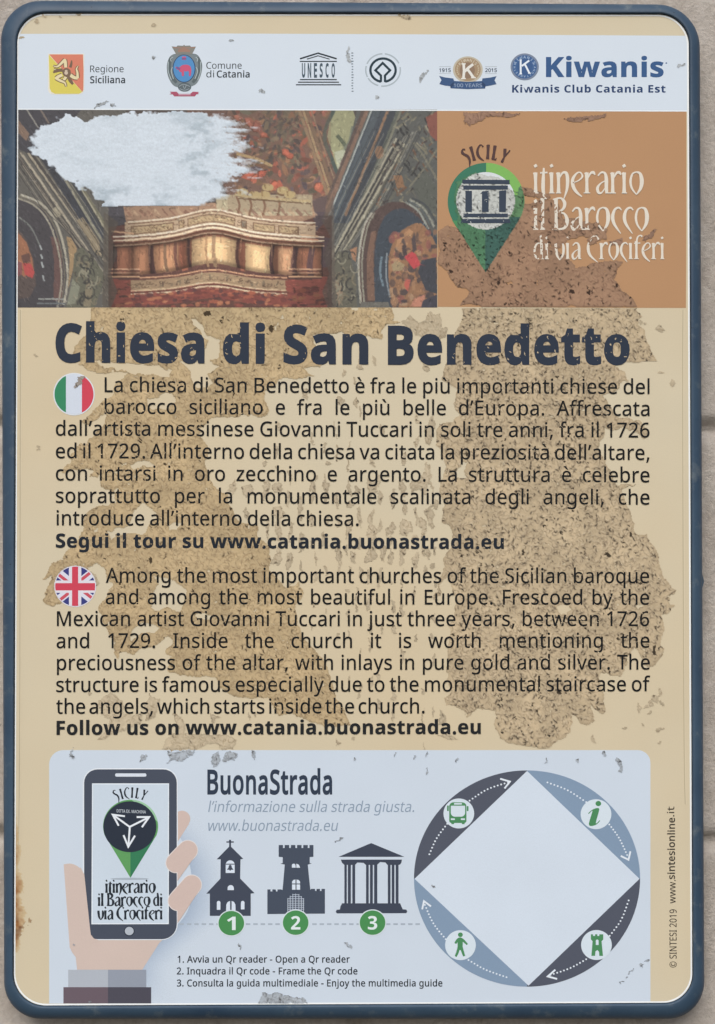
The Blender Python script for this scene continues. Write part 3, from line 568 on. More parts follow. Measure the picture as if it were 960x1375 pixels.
def frame_mesh():
    n = len(ip)
    # profile across the tube: u 0..1 from inside to outside, z in metres
    prof = [(0.0, -0.006), (0.0, 0.0012), (0.012, 0.0022), (0.035, 0.0028), (0.08, 0.003), (0.22, 0.0027), (0.36, 0.0021), (0.5, 0.0012), (0.63, 0.0001), (0.74, -0.0012),
            (0.83, -0.0026), (0.91, -0.0046), (0.97, -0.0066), (1.0, -0.0085), (1.0, -0.011), (0.9, -0.0128), (0.5, -0.014), (0.1, -0.012)]
    V = []
    for u, z in prof:
        q = ip + (op - ip) * u
        X, Y = P(q[:, 0], q[:, 1])
        V.append(np.stack([X, Y, np.full(n, z)], 1))
    m = len(prof); V = np.concatenate(V); F = []
    for k in range(m):
        for i in range(n):
            a, b = k * n + i, k * n + (i + 1) % n
            c, d = ((k + 1) % m) * n + (i + 1) % n, ((k + 1) % m) * n + i
            F.append((a, d, c, b))
    return raw_mesh('frame', V, F, smooth=True)
def paint_material():
    m = bpy.data.materials.new('blue_paint'); m.use_nodes = True
    n = m.node_tree; b = n.nodes['Principled BSDF']; L = n.links.new
    tc = n.nodes.new('ShaderNodeTexCoord')
    def nz(s, d, r=0.6):
        t = n.nodes.new('ShaderNodeTexNoise'); t.inputs['Scale'].default_value = s; t.inputs['Detail'].default_value = d
        t.inputs['Roughness'].default_value = r; L(tc.outputs['Object'], t.inputs['Vector']); return t.outputs['Fac']
    r = n.nodes.new('ShaderNodeValToRGB'); e = r.color_ramp.elements
    e[0].position = 0.3; e[0].color = (*ink((48, 67, 87)), 1); e[1].position = 0.7; e[1].color = (*ink((66, 86, 103)), 1)
    L(nz(9, 6), r.inputs[0])
    # chalky dust and pale scuffs
    r2 = n.nodes.new('ShaderNodeValToRGB'); e = r2.color_ramp.elements
    e[0].position = 0.56; e[0].color = (0, 0, 0, 1); e[1].position = 0.8; e[1].color = (1, 1, 1, 1)
    L(nz(40, 8, 0.7), r2.inputs[0])
    x = n.nodes.new('ShaderNodeMix'); x.data_type = 'RGBA'; x.inputs[7].default_value = (*ink((128, 134, 132)), 1)
    mu = n.nodes.new('ShaderNodeMath'); mu.operation = 'MULTIPLY'; mu.inputs[1].default_value = 0.7
    L(r2.outputs[0], mu.inputs[0]); L(mu.outputs[0], x.inputs[0]); L(r.outputs[0], x.inputs[6])
    r3 = n.nodes.new('ShaderNodeValToRGB'); e = r3.color_ramp.elements
    e[0].position = 0.72; e[0].color = (0, 0, 0, 1); e[1].position = 0.76; e[1].color = (1, 1, 1, 1)
    L(nz(130, 3), r3.inputs[0])
    x2 = n.nodes.new('ShaderNodeMix'); x2.data_type = 'RGBA'; x2.inputs[7].default_value = (*ink((40, 44, 50)), 1)
    L(r3.outputs[0], x2.inputs[0]); L(x.outputs[2], x2.inputs[6])
    L(x2.outputs[2], b.inputs['Base Color'])
    b.inputs['Roughness'].default_value = 0.5; b.inputs['Specular IOR Level'].default_value = 0.35
    bm = n.nodes.new('ShaderNodeBump'); bm.inputs['Strength'].default_value = 0.25; bm.inputs['Distance'].default_value = 0.001
    L(nz(220, 5), bm.inputs['Height']); L(bm.outputs[0], b.inputs['Normal'])
    return m
PAINT = paint_material()
new_obj('frame', frame_mesh(), sign, PAINT)

# ---- two lugs behind the frame carry it on the wall
def box_mesh(name, x0, x1, y0, y1, z0, z1, ch=0.002):
    pts = rrect(x0, y0, x1, y1, ch, n=4); n = len(pts)
    V = [(x, y, z0) for x, y in pts] + [(x, y, z1) for x, y in pts]
    me = bpy.data.meshes.new(name)
    me.from_pydata(V, [], [tuple(range(n))[::-1], tuple(range(n, 2 * n))] + [(i, (i + 1) % n, n + (i + 1) % n, n + i) for i in range(n)])
    me.update(); return me
for px0, px1 in ((905, 949.5), (-3, 40)):
    for py in (300, 781):
        (a, b), (c, d) = P(px0, py + 17), P(px1, py - 17)
        if (px0, py) == (905, 300): c, d = P(938, py - 17)
        if px0 < 0: a = P(12, py)[0]
        new_obj('bracket', box_mesh('bracket', float(a), float(c), float(b), float(d), -0.04, -0.0135, 0.011), sign, PAINT)

# ---- the backing board
board = corner_path([(x + (-4 if x < 480 else 4), y + (-4 if y < 680 else 4)) for x, y in INNER], IR)
def board_mesh():
    X, Y = P(board[:, 0], board[:, 1]); n = len(X)
    me = bpy.data.meshes.new('panel')
    V = [(x, y, 0.0) for x, y in zip(X, Y)] + [(x, y, -0.003) for x, y in zip(X, Y)]
    F = [tuple(range(n))[::-1], tuple(range(n, 2 * n))] + [(i, (i + 1) % n, n + (i + 1) % n, n + i) for i in range(n)]
    me.from_pydata(V, [], F); me.update(); return me
def board_material():
    m = print_mat(CREAM, 0.5, 0.045).copy(); m.name = 'bleached_cream'; n = m.node_tree; L = n.links.new
    sc = [q for q in n.nodes if q.type == 'VECT_MATH'][0]; tc = [q for q in n.nodes if q.type == 'TEX_COORD'][0]
    ns = n.nodes.new('ShaderNodeTexNoise'); ns.inputs['Scale'].default_value = 3.2; ns.inputs['Detail'].default_value = 4
    L(tc.outputs['Object'], ns.inputs['Vector'])
    r = n.nodes.new('ShaderNodeValToRGB'); e = r.color_ramp.elements
    e[0].position = 0.3; e[0].color = (*ink((208, 196, 170)), 1); e[1].position = 0.72; e[1].color = (*ink((209, 190, 157)), 1)
    L(ns.outputs['Fac'], r.inputs[0]); L(r.outputs[0], sc.inputs[0])
    return m
panel = new_obj('panel', board_mesh(), sign, board_material())
import bmesh
_b = bmesh.new(); _b.from_mesh(panel.data); bmesh.ops.recalc_face_normals(_b, faces=_b.faces); _b.to_mesh(panel.data); _b.free()

# white cut edge of the film, just inside the frame, and its second score line
def ring(q, r, wd):
    a = corner_path(q, r); ctr = np.array([475, 684.0])
    d = np.gradient(a, axis=0); d /= np.linalg.norm(d, axis=1)[:, None]
    nin = np.stack([-d[:, 1], d[:, 0]], 1)
    return [a, (a + nin * wd)[::-1]]
def ring_sheet(name, q, r, wd, rgb, z):
    a, b = ring(q, r, wd); b = b[::-1]; n = len(a)
    X, Y = P(np.r_[a[:, 0], b[:, 0]], np.r_[a[:, 1], b[:, 1]])
    F = [(i, n + i, n + (i + 1) % n, (i + 1) % n) for i in range(n)]
    return new_obj(name, raw_mesh(name, np.stack([X, Y, np.full(2 * n, z * LAYER)], 1), F), sign, print_mat(rgb))
ring_sheet('frame_gap_shade', ((22, 17), (926, 18.3), (931, 1347.6), (17.1, 1351.6)), IR, 1.5, (34, 38, 44), 6)  # dark ring painted in for the shaded gap along the frame's inner edge
ring_sheet('film_edge', ((22.6, 18.4), (924.6, 19.6), (929.6, 1346.6), (18.2, 1350.2)), IR, 2.3, (238, 239, 236), 3.2)
for k, seg in enumerate((((27.5, 416), (27, 700), (26.5, 950), (25, 1150)), ((917, 416), (916.6, 500), (917, 700), (918.5, 1000), (920, 1080)))):
    sheet('film_seam', [[stroke(seg, 0.9, 4)]], (182, 167, 138), sign, 2.4)
    sheet('film_seam', [[stroke([(x + 1.3, y) for x, y in seg], 0.9, 4)]], (214, 200, 172), sign, 2.5)

# ---- large printed areas
header = sheet('logo_strip', [[[(24.2, 45.5), (300, 45), (640, 46.5), (922.8, 48), (923, 100), (922.6, 149), (600, 148.2), (300, 147.2), (24, 146.6), (23.4, 100)]]], HEADW, sign, 2, mottle=0.03)
brown = sheet('itinerary_block', [[[(587, 148.6), (921.5, 149.6), (921.5, 300), (921, 413.5), (750, 413), (587.5, 412)]]], (181, 139, 102), sign, 2, mottle=0.05)
sheet('strip_edge', [[[(23.5, 145.9), (300, 146.4), (640, 147.6), (922.6, 148.4), (922.6, 149.9), (640, 149.1), (300, 147.9), (23.5, 147.4)]]], (232, 236, 240), sign, 3.4)
card = sheet('guide_card', [[rrect(66, 1007.2, 873.3, 1347.4, 16, (19, 17, 0, 0))]], CARD, sign, 2, mottle=0.03)
card.data.vertices  # flat sheet

# ================================================================== header logos
def crop(x0, y0, s): return lambda pts: [(x0 + u / s, y0 + v / s) for u, v in pts]
INKB = (38, 48, 56)
# regional shield: red over yellow with a three-legged figure
c = crop(55, 60, 13.714)
sh = sheet('shield_emblem', [[rrect(64.6, 72.2, 113, 126.8, 5, (1, 1, 7, 7))]], (228, 222, 205), header, 3)
sheet('shield_field', [[c([(145, 185), (160, 800), (190, 870), (260, 905), (700, 905), (760, 870)])]], (216, 201, 96), sh, 4)
sheet('shield_field', [[c([(150, 180), (775, 180), (785, 500), (780, 830), (762, 868)])]], (213, 128, 104), sh, 4.2)
def legs(pts_list, grow): return [[np.array(c(stroke(p, [q + grow for q in wv], 5)))] for p, wv in pts_list]
LEGS = [(((455, 420), (450, 330), (440, 270)), (60, 62, 50)), (((445, 275), (370, 350), (300, 405), (225, 390)), (58, 50, 36, 16)),
        (((540, 560), (610, 605), (680, 620)), (70, 66, 56)), (((675, 620), (672, 520), (655, 450), (685, 390)), (56, 46, 34, 14)),
        (((390, 560), (320, 590), (270, 620)), (60, 62, 50)), (((270, 615), (350, 660), (440, 705), (465, 775)), (56, 50, 36, 20)),
        (((460, 590), (430, 640), (415, 620)), (60, 50, 30)), (((390, 470), (300, 470), (235, 455)), (40, 34, 16))]
sheet('figure_outline', legs(LEGS, 24), (120, 98, 76), sh, 4.6)
sheet('figure_leg', legs(LEGS, -6), (226, 210, 168), sh, 5)
sheet('figure_head', [[np.array(c(smooth([(465, 430), (540, 470), (545, 560), (480, 600), (410, 560), (395, 480)], 4, True)))]] +
      [[np.array(c(stroke(p, wv, 4)))] for p, wv in ((((400, 470), (300, 480), (225, 515)), (50, 60, 30)), (((500, 580), (540, 660), (590, 730)), (50, 66, 40)), (((540, 420), (560, 350), (565, 290)), (50, 40, 20)))],
      (122, 100, 82), sh, 5.4)
sheet('figure_face', [[np.array(c(ell(465, 520, 34, 36, 16)))], [np.array(c(ell(465, 478, 26, 12, 12)))]], (206, 186, 164), sh, 6)
sheet('logo_lettering', fit('Regione', 121, 166, 97, 9.0) + fit('Siciliana', 121, 168, 111.6, 9.0, 'R', 22), INKB, header, 3)
# municipal crest
c = crop(215, 55, 13.714)
cr = sheet('crest_emblem', [[np.array(c(smooth([(200, 270), (330, 230), (560, 230), (690, 260), (765, 400), (770, 520), (730, 680), (640, 810), (440, 860), (260, 830), (160, 690), (125, 530), (135, 390)], 5, True)))]], (120, 130, 133), header, 3)
sheet('crest_mantle', [[np.array(c(stroke(p, wv, 5)))] for p, wv in ((((200, 300), (170, 430), (180, 600), (300, 770)), (50, 70, 80, 50)), (((690, 300), (735, 430), (710, 600), (600, 770)), (50, 70, 80, 50)))], (92, 102, 104), cr, 3.6)
sheet('crest_mantle', [[np.array(c(stroke(p, 14, 5)))] for p in (((235, 300), (195, 330), (205, 380)), ((655, 300), (690, 330), (680, 380)), ((230, 480), (205, 560), (245, 700)), ((660, 480), (690, 560), (640, 700)), ((150, 380), (150, 560), (210, 720)), ((745, 380), (745, 560), (690, 720)))], (176, 186, 188), cr, 4)
sheet('crest_oval', [[np.array(c(ell(440, 510, 212, 258, 48)))]], (52, 74, 104), cr, 4.4)
sheet('crest_field', [[np.array(c(ell(440, 510, 196, 244, 48)))]], (84, 140, 190), cr, 5)
sheet('crest_animal', [[np.array(c(smooth([(370, 480), (420, 445), (500, 440), (555, 470), (575, 540), (560, 640), (530, 640), (525, 560), (470, 565), (440, 560), (440, 640), (400, 645), (395, 580), (350, 560)], 3, True)))],
      [np.array(c(stroke([(380, 500), (330, 520), (285, 480)], (60, 34, 14), 4)))], [np.array(c(stroke([(440, 290), (440, 350)], 70)))]], (198, 88, 118), cr, 5.6)
sheet('crest_animal', [[np.array(c(stroke([(300, 490), (370, 520)], 40)))], [np.array(c(stroke([(400, 330), (480, 330)], 30)))]], (120, 92, 140), cr, 5.8)
sheet('crest_crown', [[c([(210, 100), (300, 110), (320, 85), (420, 90), (440, 70), (460, 90), (550, 85), (570, 110), (660, 105), (585, 250), (440, 235), (300, 255)])]], (132, 130, 122), cr, 4.6)
sheet('crest_crown', [[np.array(c(stroke([(330, 190), (440, 165), (550, 190)], (40, 70, 40), 4)))], [np.array(c(stroke([(240, 120), (340, 130), (440, 118), (540, 130), (640, 120)], 16, 4)))]], (158, 124, 108), cr, 5)
sheet('crest_scroll', [[np.array(c(ell(450, 850, 122, 84, 32)))]], (94, 104, 108), cr, 5)
sheet('crest_scroll', [[np.array(c(stroke(p, 12, 4)))] for p in (((350, 840), (430, 800), (550, 840)), ((360, 880), (450, 910), (540, 880)), ((420, 820), (450, 880), (480, 820)))], (150, 160, 166), cr, 5.6)
sheet('crest_ribbon', [[c([(175, 935), (300, 935), (345, 975), (555, 975), (600, 935), (720, 940), (695, 960), (718, 978), (670, 985), (640, 1022), (260, 1022), (230, 985), (170, 985), (205, 962)])]], (168, 84, 104), header, 3)
sheet('ribbon_fold', [[c([(345, 985), (555, 985), (570, 1000), (330, 1000)])]], (206, 170, 184), header, 4)
sheet('logo_lettering', fit('Comune', 277, 324.5, 92.4, 9.0) + fit('di', 277, 287.5, 104, 9.0) + fit('Catania', 291, 335.2, 104, 9.0, 'R', 20), INKB, header, 3)
# temple mark
c = crop(390, 60, 10.667)
bars = [stroke([(135, 203), (395, 122), (662, 203)], 22), stroke([(235, 208), (395, 160), (560, 208)], 14)]
tm = sheet('temple_emblem', [[np.array(c(b))] for b in bars] + [[c(rect(*r))] for r in ((132, 233, 664, 248), (135, 493, 664, 509), (108, 530, 694, 546), (78, 567, 726, 583))], INKB, header, 3)
def boxed(ch, x0, y0, x1, y1, font='R', bold=0):
    g, a, b = word(ch, font, bold); al = np.concatenate([q for s in g for q in s]); lo, hi = al[:, 1].min(), al[:, 1].max()
    return [[np.stack([x0 + (q[:, 0] - a) / (b - a) * (x1 - x0), y1 - (q[:, 1] - lo) / (hi - lo) * (y1 - y0)], 1) for q in s] for s in g]
un = []
for ch, (u0, u1) in zip('UNESCO', ((163, 211), (247, 297), (336, 380), (418, 462), (502, 548), (588, 636))):
    (a, b), (d, e) = c([(u0, 264), (u1, 474)]); un += boxed(ch, a, b, d, e, 'R', 46)
sheet('column_lettering', un, (70, 86, 98), tm, 3.2)
rr = random.Random(3)
sheet('vertical_line', [[rect(472 + rr.uniform(-.6, .3), 70.6 + k * 3.66, 474.3 + rr.uniform(-.4, .5), 72 + k * 3.66)] for k in range(15)], (112, 124, 134), header, 3)
# ring-and-diamond mark
c = crop(480, 60, 13.714)
loop = [(430, 690)] + [(470 + 236 * math.cos(t), 470 + 218 * math.sin(t)) for t in np.radians(np.linspace(104, 436, 60))] + [(500, 690)]
rg = sheet('ring_emblem', [[np.array(c(stroke(np.array([(470 + 232 * math.cos(t), 470 + 214 * math.sin(t)) for t in np.radians(np.linspace(100, 440, 70))]), 44)))],
      [np.array(c(stroke([(430, 690), (432, 570), (330, 472), (464, 338), (600, 472), (505, 570), (508, 690)], 42)))]], (40, 58, 68), header, 3)
sheet('ring_lettering', [[np.array(c(stroke(np.array([(470 + 318 * math.cos(t), 466 + 298 * math.sin(t)) for t in np.radians(np.linspace(a, b, 20))]), 26)))] for a, b in ((202, 268), (276, 336), (350, 418), (50, 96), (106, 150), (154, 194))], (172, 182, 188), rg, 3)
# centenary badge
c = crop(580, 65, 9.6)
bd = sheet('centenary_badge', [[np.array(c(ell(462, 275, 192, 172, 48)))]], (190, 180, 160), header, 3)
sheet('badge_disc', [[np.array(c(ell(462, 272, 166, 150, 48)))]], (164, 140, 112), bd, 3.6)
sheet('badge_disc', [[np.array(c(ell(455, 285, 98, 104, 36)))]], (142, 118, 98), bd, 4.2)
def ring_text(t, cx, cy, rx, ry, a0, a1, size, bold=10):
    out = []
    for ch, a in zip(t, np.linspace(a0, a1, len(t))):
        if ch == ' ': continue
        g, x0, x1 = word(ch, 'R', bold); s = size / 714; th = math.radians(a)
        ph = th + math.pi / 2
        for cs in g:
            q = []
            for k in cs:
                u = (k[:, 0] - (x0 + x1) / 2) * s; v = -(k[:, 1] - 357) * s
                q.append(np.stack([cx + rx * math.cos(th) + u * math.cos(ph) - v * math.sin(ph), cy + ry * math.sin(th) + u * math.sin(ph) + v * math.cos(ph)], 1))
            out.append(q)
    return out
x, y = c([(462, 272)])[0]
sheet('badge_lettering', ring_text('KIWANIS', x, y, 13.6, 12.6, 218, 322, 3.6), (216, 206, 184), bd, 4.6)
sheet('badge_lettering', [[np.array(stroke([(x + 13.4 * math.cos(a), y + 12.4 * math.sin(a)), (x + 15.4 * math.cos(a), y + 14.2 * math.sin(a))], 1.3))] for a in np.radians([-20, -8, 4, 16, 28, 152, 164, 176, 188, 200])], (206, 192, 164), bd, 4.6)
KSH = [((408, 200), (414, 290), (405, 390)), ((530, 205), (470, 250), (420, 300)), ((455, 265), (495, 320), (535, 378))]
def big_k(cc, w, pts):
    out = []
    for p in pts: out.append([np.array(cc(stroke(p, w)))])
    for p, dx in ((pts[0][0], 26), (pts[0][2], 30), (pts[2][2], 30)): out.append([np.array(cc(stroke([(p[0] - dx, p[1]), (p[0] + dx, p[1])], w * .5)))])
    return out
sheet('badge_letter', big_k(c, 34, KSH), (226, 222, 212), bd, 5)
sheet('badge_banner', [[c([(92, 355), (170, 375), (275, 388), (285, 420), (460, 432), (645, 420), (650, 388), (760, 375), (832, 358), (806, 410), (832, 462), (760, 478), (690, 490), (685, 518), (460, 526), (240, 515), (235, 488), (165, 480), (95, 460), (122, 410)])]], (62, 88, 126), header, 4)
for q in ([(236, 470), (280, 430), (285, 470), (240, 515)], [(690, 470), (648, 428), (642, 470), (685, 515)]): sheet('banner_fold', [[c(q)]], (48, 68, 100), bd, 4.4)
(a, b), (d, e) = c([(280, 500), (645, 498)])
sheet('banner_lettering', fit('100 YEARS', a, d, b, 4.7, 'R', 8), (150, 164, 186), header, 5)
for tx, u0, u1 in (('1915', 92, 242), ('2015', 686, 836)):
    (a, b), (d, e) = c([(u0, 305), (u1, 305)])
    sheet('year_lettering', fit(tx, a, d, b, 4.8, 'R', 26), (56, 68, 88), header, 3)
    sheet('year_rule', [[rect(a, b - 7.6, d, b - 6.9)], [rect(a, b + 1.6, d, b + 2.2)]], (176, 184, 190), header, 3)
# club disc and name
c = crop(680, 65, 16)
dk = sheet('club_disc', [[np.array(c(ell(392, 398, 304, 290, 48)))]], (120, 132, 152), header, 3)
sheet('disc_field', [[np.array(c(ell(390, 398, 262, 250, 48)))]], (66, 98, 142), dk, 3.6)
x, y = c([(390, 396)])[0]
sheet('disc_lettering', ring_text('KIWANIS', x, y, 13.7, 13.0, 205, 335, 3.4, 14) + ring_text('LANOITANRETNI', x, y, 13.7, 13.0, -14, 194, 2.6, 8), (176, 194, 216), dk, 4.2)
sheet('disc_field', [[np.array(c(ell(392, 395, 164, 168, 36)))]], (62, 92, 136), dk, 4)
K2 = [((305, 250), (305, 400), (306, 550)), ((490, 262), (410, 320), (330, 380)), ((395, 345), (440, 430), (492, 535))]
sheet('disc_letter', big_k(c, 40, K2), (226, 232, 238), dk, 4.8)
sheet('club_lettering', fit('Kiwanis', 733, 891, 103.1, 26, 'B', 14), NAVY, header, 3)
sheet('club_lettering', fit('Kiwanis Club Catania Est', 687.6, 893.6, 124.3, 9.9, 'B', 8, track=30), (44, 66, 104), header, 3)
sheet('club_lettering', [[ell(894.6, 84.8, 1.2, 1.0, 12)]], NAVY, header, 3)

# ================================================================== itinerary block
pin = sheet('map_pin', [[np.concatenate([ell(652.7, 270.5, 51.6, 51.8, 60, 150, 390), [(652.4, 366.5)]])]], (62, 118, 94), brown, 4)
sheet('pin_facet', [[np.concatenate([[(652.7, 218.8)], ell(652.7, 270.5, 51.6, 51.8, 30, 271, 360), [(690, 268), (652.7, 240)]])]], (126, 178, 94), pin, 4.4)
sheet('pin_facet', [[np.concatenate([[(690, 262)], ell(652.7, 270.5, 51.6, 51.8, 16, 352, 390), [(672, 334), (660, 300)]])]], (84, 136, 96), pin, 4.8)
sheet('pin_facet', [[[(607, 296), (652.4, 300), (652.4, 366.5)]]], (78, 138, 92), pin, 5.0)
sheet('pin_facet', [[[(652.4, 300), (698, 296), (672, 334), (652.4, 366.5)]]], (52, 98, 92), pin, 5.2)
sheet('pin_disc', [[ell(652.4, 270, 39.4, 38.8)]], (212, 216, 216), pin, 5.6)
TEMPLE = [[(620.6, 241.4), (684.2, 241.8), (684.2, 247.4), (620.6, 247)], rect(622, 249.3, 681.8, 254.8), rect(624.8, 256.4, 633.6, 284.8),
          [(644.5, 260.6), (648, 257), (656, 256.4), (656, 284.8), (647, 284.8), (647, 260)], [(670, 256.4), (679.6, 255.6), (679, 284.8), (670, 284.8)],
          rect(622, 287, 681.8, 291.8), [(620.5, 294.2), (684, 294.2), (685.6, 299.8), (618.5, 299.8)]]
sheet('temple_symbol', [[p] for p in TEMPLE], (58, 68, 82), pin, 12)
SIC = [('S', 625.2, 209.5, 18.5, -20), ('I', 634.6, 206.4, 18.5, -15), ('C', 644.6, 204.6, 18.5, -6), ('I', 655.2, 204.2, 18.5, 3), ('L', 664.4, 205.4, 18.5, 9), ('Y', 677.6, 209.6, 18.5, 22)]
sheet('pin_lettering', [s for q in SIC for s in deco_at(*q)], (84, 62, 60), brown, 10.5)
sheet('itinerary_lettering', deco('itinerario', 715.5, 863.5, 259.8, 28) + deco('il Barocco', 715.5, 870.5, 308.6, 29) + deco('di via Crociferi', 716, 892.5, 348, 21.5), (222, 212, 196), brown, 9.2)

# ================================================================== heading and paragraphs
title = []
for t, a, b, y0, y1, cap in (('Chiesa', 74.5, 274.6, 485.2, 486.6, 49.5), ('di', 299.2, 356, 487, 487.2, 49.5), ('San', 380.6, 494.5, 487.3, 488, 49.5), ('Benedetto', 520.8, 845.4, 488.3, 488.6, 49.5)):
    title += fit(t, a, b, y0, cap, 'B', 22, base1=y1)
sheet('heading_lettering', title, (46, 54, 68), sign, 9, 0.42)
IT = [('La chiesa di San Benedetto è fra le più importanti chiese del', 140.5, 872, 526.2, 529),
      ("barocco siciliano e fra le più belle d’Europa. Affrescata", 140.5, 872, 555.4, 558.4),
      ("dall’artista messinese Giovanni Tuccari in soli tre anni, fra il 1726", 75, 872, 584.8, 587.4),
      ("ed il 1729. All’interno della chiesa va citata la preziosità dell’altare,", 75, 872, 615.2, 617.5),
      ('con intarsi in oro zecchino e argento. La struttura è celebre', 75, 872, 645, 647.5),
      ('soprattutto per la monumentale scalinata degli angeli, che', 75, 872, 675, 677.5),
      ("introduce all’interno della chiesa.", 76, 481.5, 705.2, 707)]
EN = [('Among the most important churches of the Sicilian baroque', 142, 871.5, 782.2, 783),
      ('and among the most beautiful in Europe. Frescoed by the', 142, 871.5, 811, 811.9),
      ('Mexican artist Giovanni Tuccari in just three years, between 1726', 76.5, 871.5, 840.4, 840.6),
      ('and 1729. Inside the church it is worth mentioning the', 76, 872, 870, 869.6),
      ('preciousness of the altar, with inlays in pure gold and silver. The', 76.5, 872.5, 899.5, 898.9),
      ('structure is famous especially due to the monumental staircase of', 75.5, 873, 929, 928),
      ('the angels, which starts inside the church.', 75.5, 570, 958.2, 957.4)]
TXT = (24, 26, 28)
ita = sheet('italian_paragraph', [g for q in IT for g in justify(*q, 19.6, 0.95, 'R', 8)], TXT, sign, 9)
eng = sheet('english_paragraph', [g for q in EN for g in justify(*q, 19.6, 0.935, 'R', 8)], TXT, sign, 9)
sheet('link_lettering', fit('Segui il tour su www.catania.buonastrada.eu', 75, 676.5, 735.2, 18.6, 'B', 10, base1=737), (34, 40, 48), sign, 9)
sheet('link_lettering', fit('Follow us on www.catania.buonastrada.eu', 76, 645.5, 986.6, 18.6, 'B', 10, base1=985.2), (36, 38, 40), sign, 9)
def vertical(t, ytop, ybot, base, cap, font='R', bold=4):
    g = fit(t, 0, ybot - ytop, 0, cap, font, bold)
    return [[np.stack([base + q[:, 1], ybot - q[:, 0]], 1) for q in s] for s in g]
for q in (vertical('© SINTESI 2019', 1221, 1299, 908.4, 9.4), vertical('www.', 1181.5, 1213, 907, 9.4), vertical('.it', 1083, 1096.5, 905.2, 9.4)):
    sheet('imprint_lettering', q, (62, 56, 50), sign, 3)
sheet('imprint_lettering', vertical('sintesionline', 1098, 1180.5, 906, 9.4, 'R', 20), (62, 56, 50), sign, 3)

# flags
def clip_circle(poly, cx, cy, rx, ry, n=200):
    """polygon ∩ ellipse (convex clip against the ellipse's facets)"""
    out = [np.array(p, float) for p in poly]; e = ell(cx, cy, rx, ry, 72)
    for i in range(len(e)):
        a, b = e[i], e[(i + 1) % len(e)]; new = []
        if not out: break
        side = lambda p: (b[0] - a[0]) * (p[1] - a[1]) - (b[1] - a[1]) * (p[0] - a[0])
        for k in range(len(out)):
            p, q = out[k], out[(k + 1) % len(out)]; sp, sq = side(p), side(q)
            if sp >= 0: new.append(p)
            if (sp >= 0) != (sq >= 0): new.append(p + (q - p) * (sp / (sp - sq)))
        out = new
    return out
F1 = (99.4, 529.3, 26.2, 27); F2 = (101, 787.2, 26.8, 26.4)
fl = sheet('italian_flag_badge', [[ell(99.4, 529.3, 27.8, 28.6)]], (218, 221, 224), sign, 4)
sheet('flag_stripe', [[clip_circle(rect(60, 480, 88.6, 580), *F1)]], (58, 134, 96), fl, 5)
sheet('flag_stripe', [[clip_circle(rect(88.6, 480, 110, 580), *F1)]], (208, 214, 224), fl, 5.2)
sheet('flag_stripe', [[clip_circle(rect(110, 480, 140, 580), *F1)]], (205, 72, 88), fl, 5)
fl = sheet('british_flag_badge', [[ell(101, 787.2, 28.2, 27.8)]], (218, 214, 220), sign, 4.2)
sheet('flag_field', [[ell(*F2)]], (60, 64, 122), fl, 5)
def diag(w, offs=0):
    r = []
    for sx_, sy_ in ((-1, -1), (1, -1), (1, 1), (-1, 1)):
        d = np.array([sx_ * 1.0, sy_ * 0.80]); d /= np.linalg.norm(d); nn = np.array([-d[1], d[0]])
        c0 = np.array([101, 787.2]) + nn * offs
        r.append([clip_circle([c0 - nn * w / 2, c0 + d * 60 - nn * w / 2, c0 + d * 60 + nn * w / 2, c0 + nn * w / 2][::-1], *F2)])
    return r
def good(sh):
    r = []
    for s in sh:
        p = np.array(s[0])
        if len(p) >= 3: r.append([p])
    return r
sheet('flag_saltire', good(diag(11)), (214, 214, 224), fl, 5.4)
sheet('flag_saltire', good(diag(4.2, -1.6)), (198, 84, 96), fl, 5.8)
sheet('flag_cross', [[clip_circle(rect(92.6, 740, 109.2, 840), *F2)], [clip_circle(rect(60, 779.5, 140, 796), *F2)]], (220, 214, 220), fl, 6.2)
sheet('flag_cross', [[clip_circle(rect(96.8, 740, 105, 840), *F2)], [clip_circle(rect(60, 783, 140, 792.8), *F2)]], (202, 70, 88), fl, 6.6)

# ================================================================== guide card
# hand holding a telephone (a flat printed drawing)
SKIN, SKIN2 = (206, 186, 175), (205, 183, 173)
def soft_shadow():
    # the drawing's own printed drop shadow beside the hand
    n, m = 40, 12; V, Cc = [], []
    a = np.array([(236, 1090), (262, 1140), (272, 1190), (262, 1232), (214, 1280), (198, 1302), (204, 1346)], float)
    A = smooth(a, 7); nrm = np.gradient(A, axis=0); nrm /= np.linalg.norm(nrm, axis=1)[:, None]; out = np.stack([-nrm[:, 1], nrm[:, 0]], 1)
    out = -out
    for i, p in enumerate(A):
        for k in range(m):
            t = k / (m - 1); q = p + np.array([1, 0.15]) * (-14 + 46 * t)
            X, Y = P(*q); V.append((X, Y, 3 * LAYER))
            f = (1 - t) ** 1.5 * min(1, i / 9) * (1 if i < len(A) - 6 else (len(A) - 1 - i) / 6)
            Cc.append(ink(np.array(CARD) * (1 - f) + np.array((166, 180, 198)) * f))
    N = len(A); idx = np.arange(N * m).reshape(N, m)
    F = np.stack([idx[:-1, :-1], idx[1:, :-1], idx[1:, 1:], idx[:-1, 1:]], -1).reshape(-1, 4)
    return new_obj('printed_shade', raw_mesh('printed_shade', V, F, np.array(Cc)), card, colour_mat('shade_print', 0.5))
soft_shadow()
def finger(x0, y0, x1, y1, r):
    d = np.array([x1 - x0, y1 - y0], float); a = math.degrees(math.atan2(d[1], d[0]))
    return np.concatenate([ell(x1, y1, r, r, 14, a - 90, a + 90), ell(x0, y0, r, r, 14, a + 90, a + 270)])
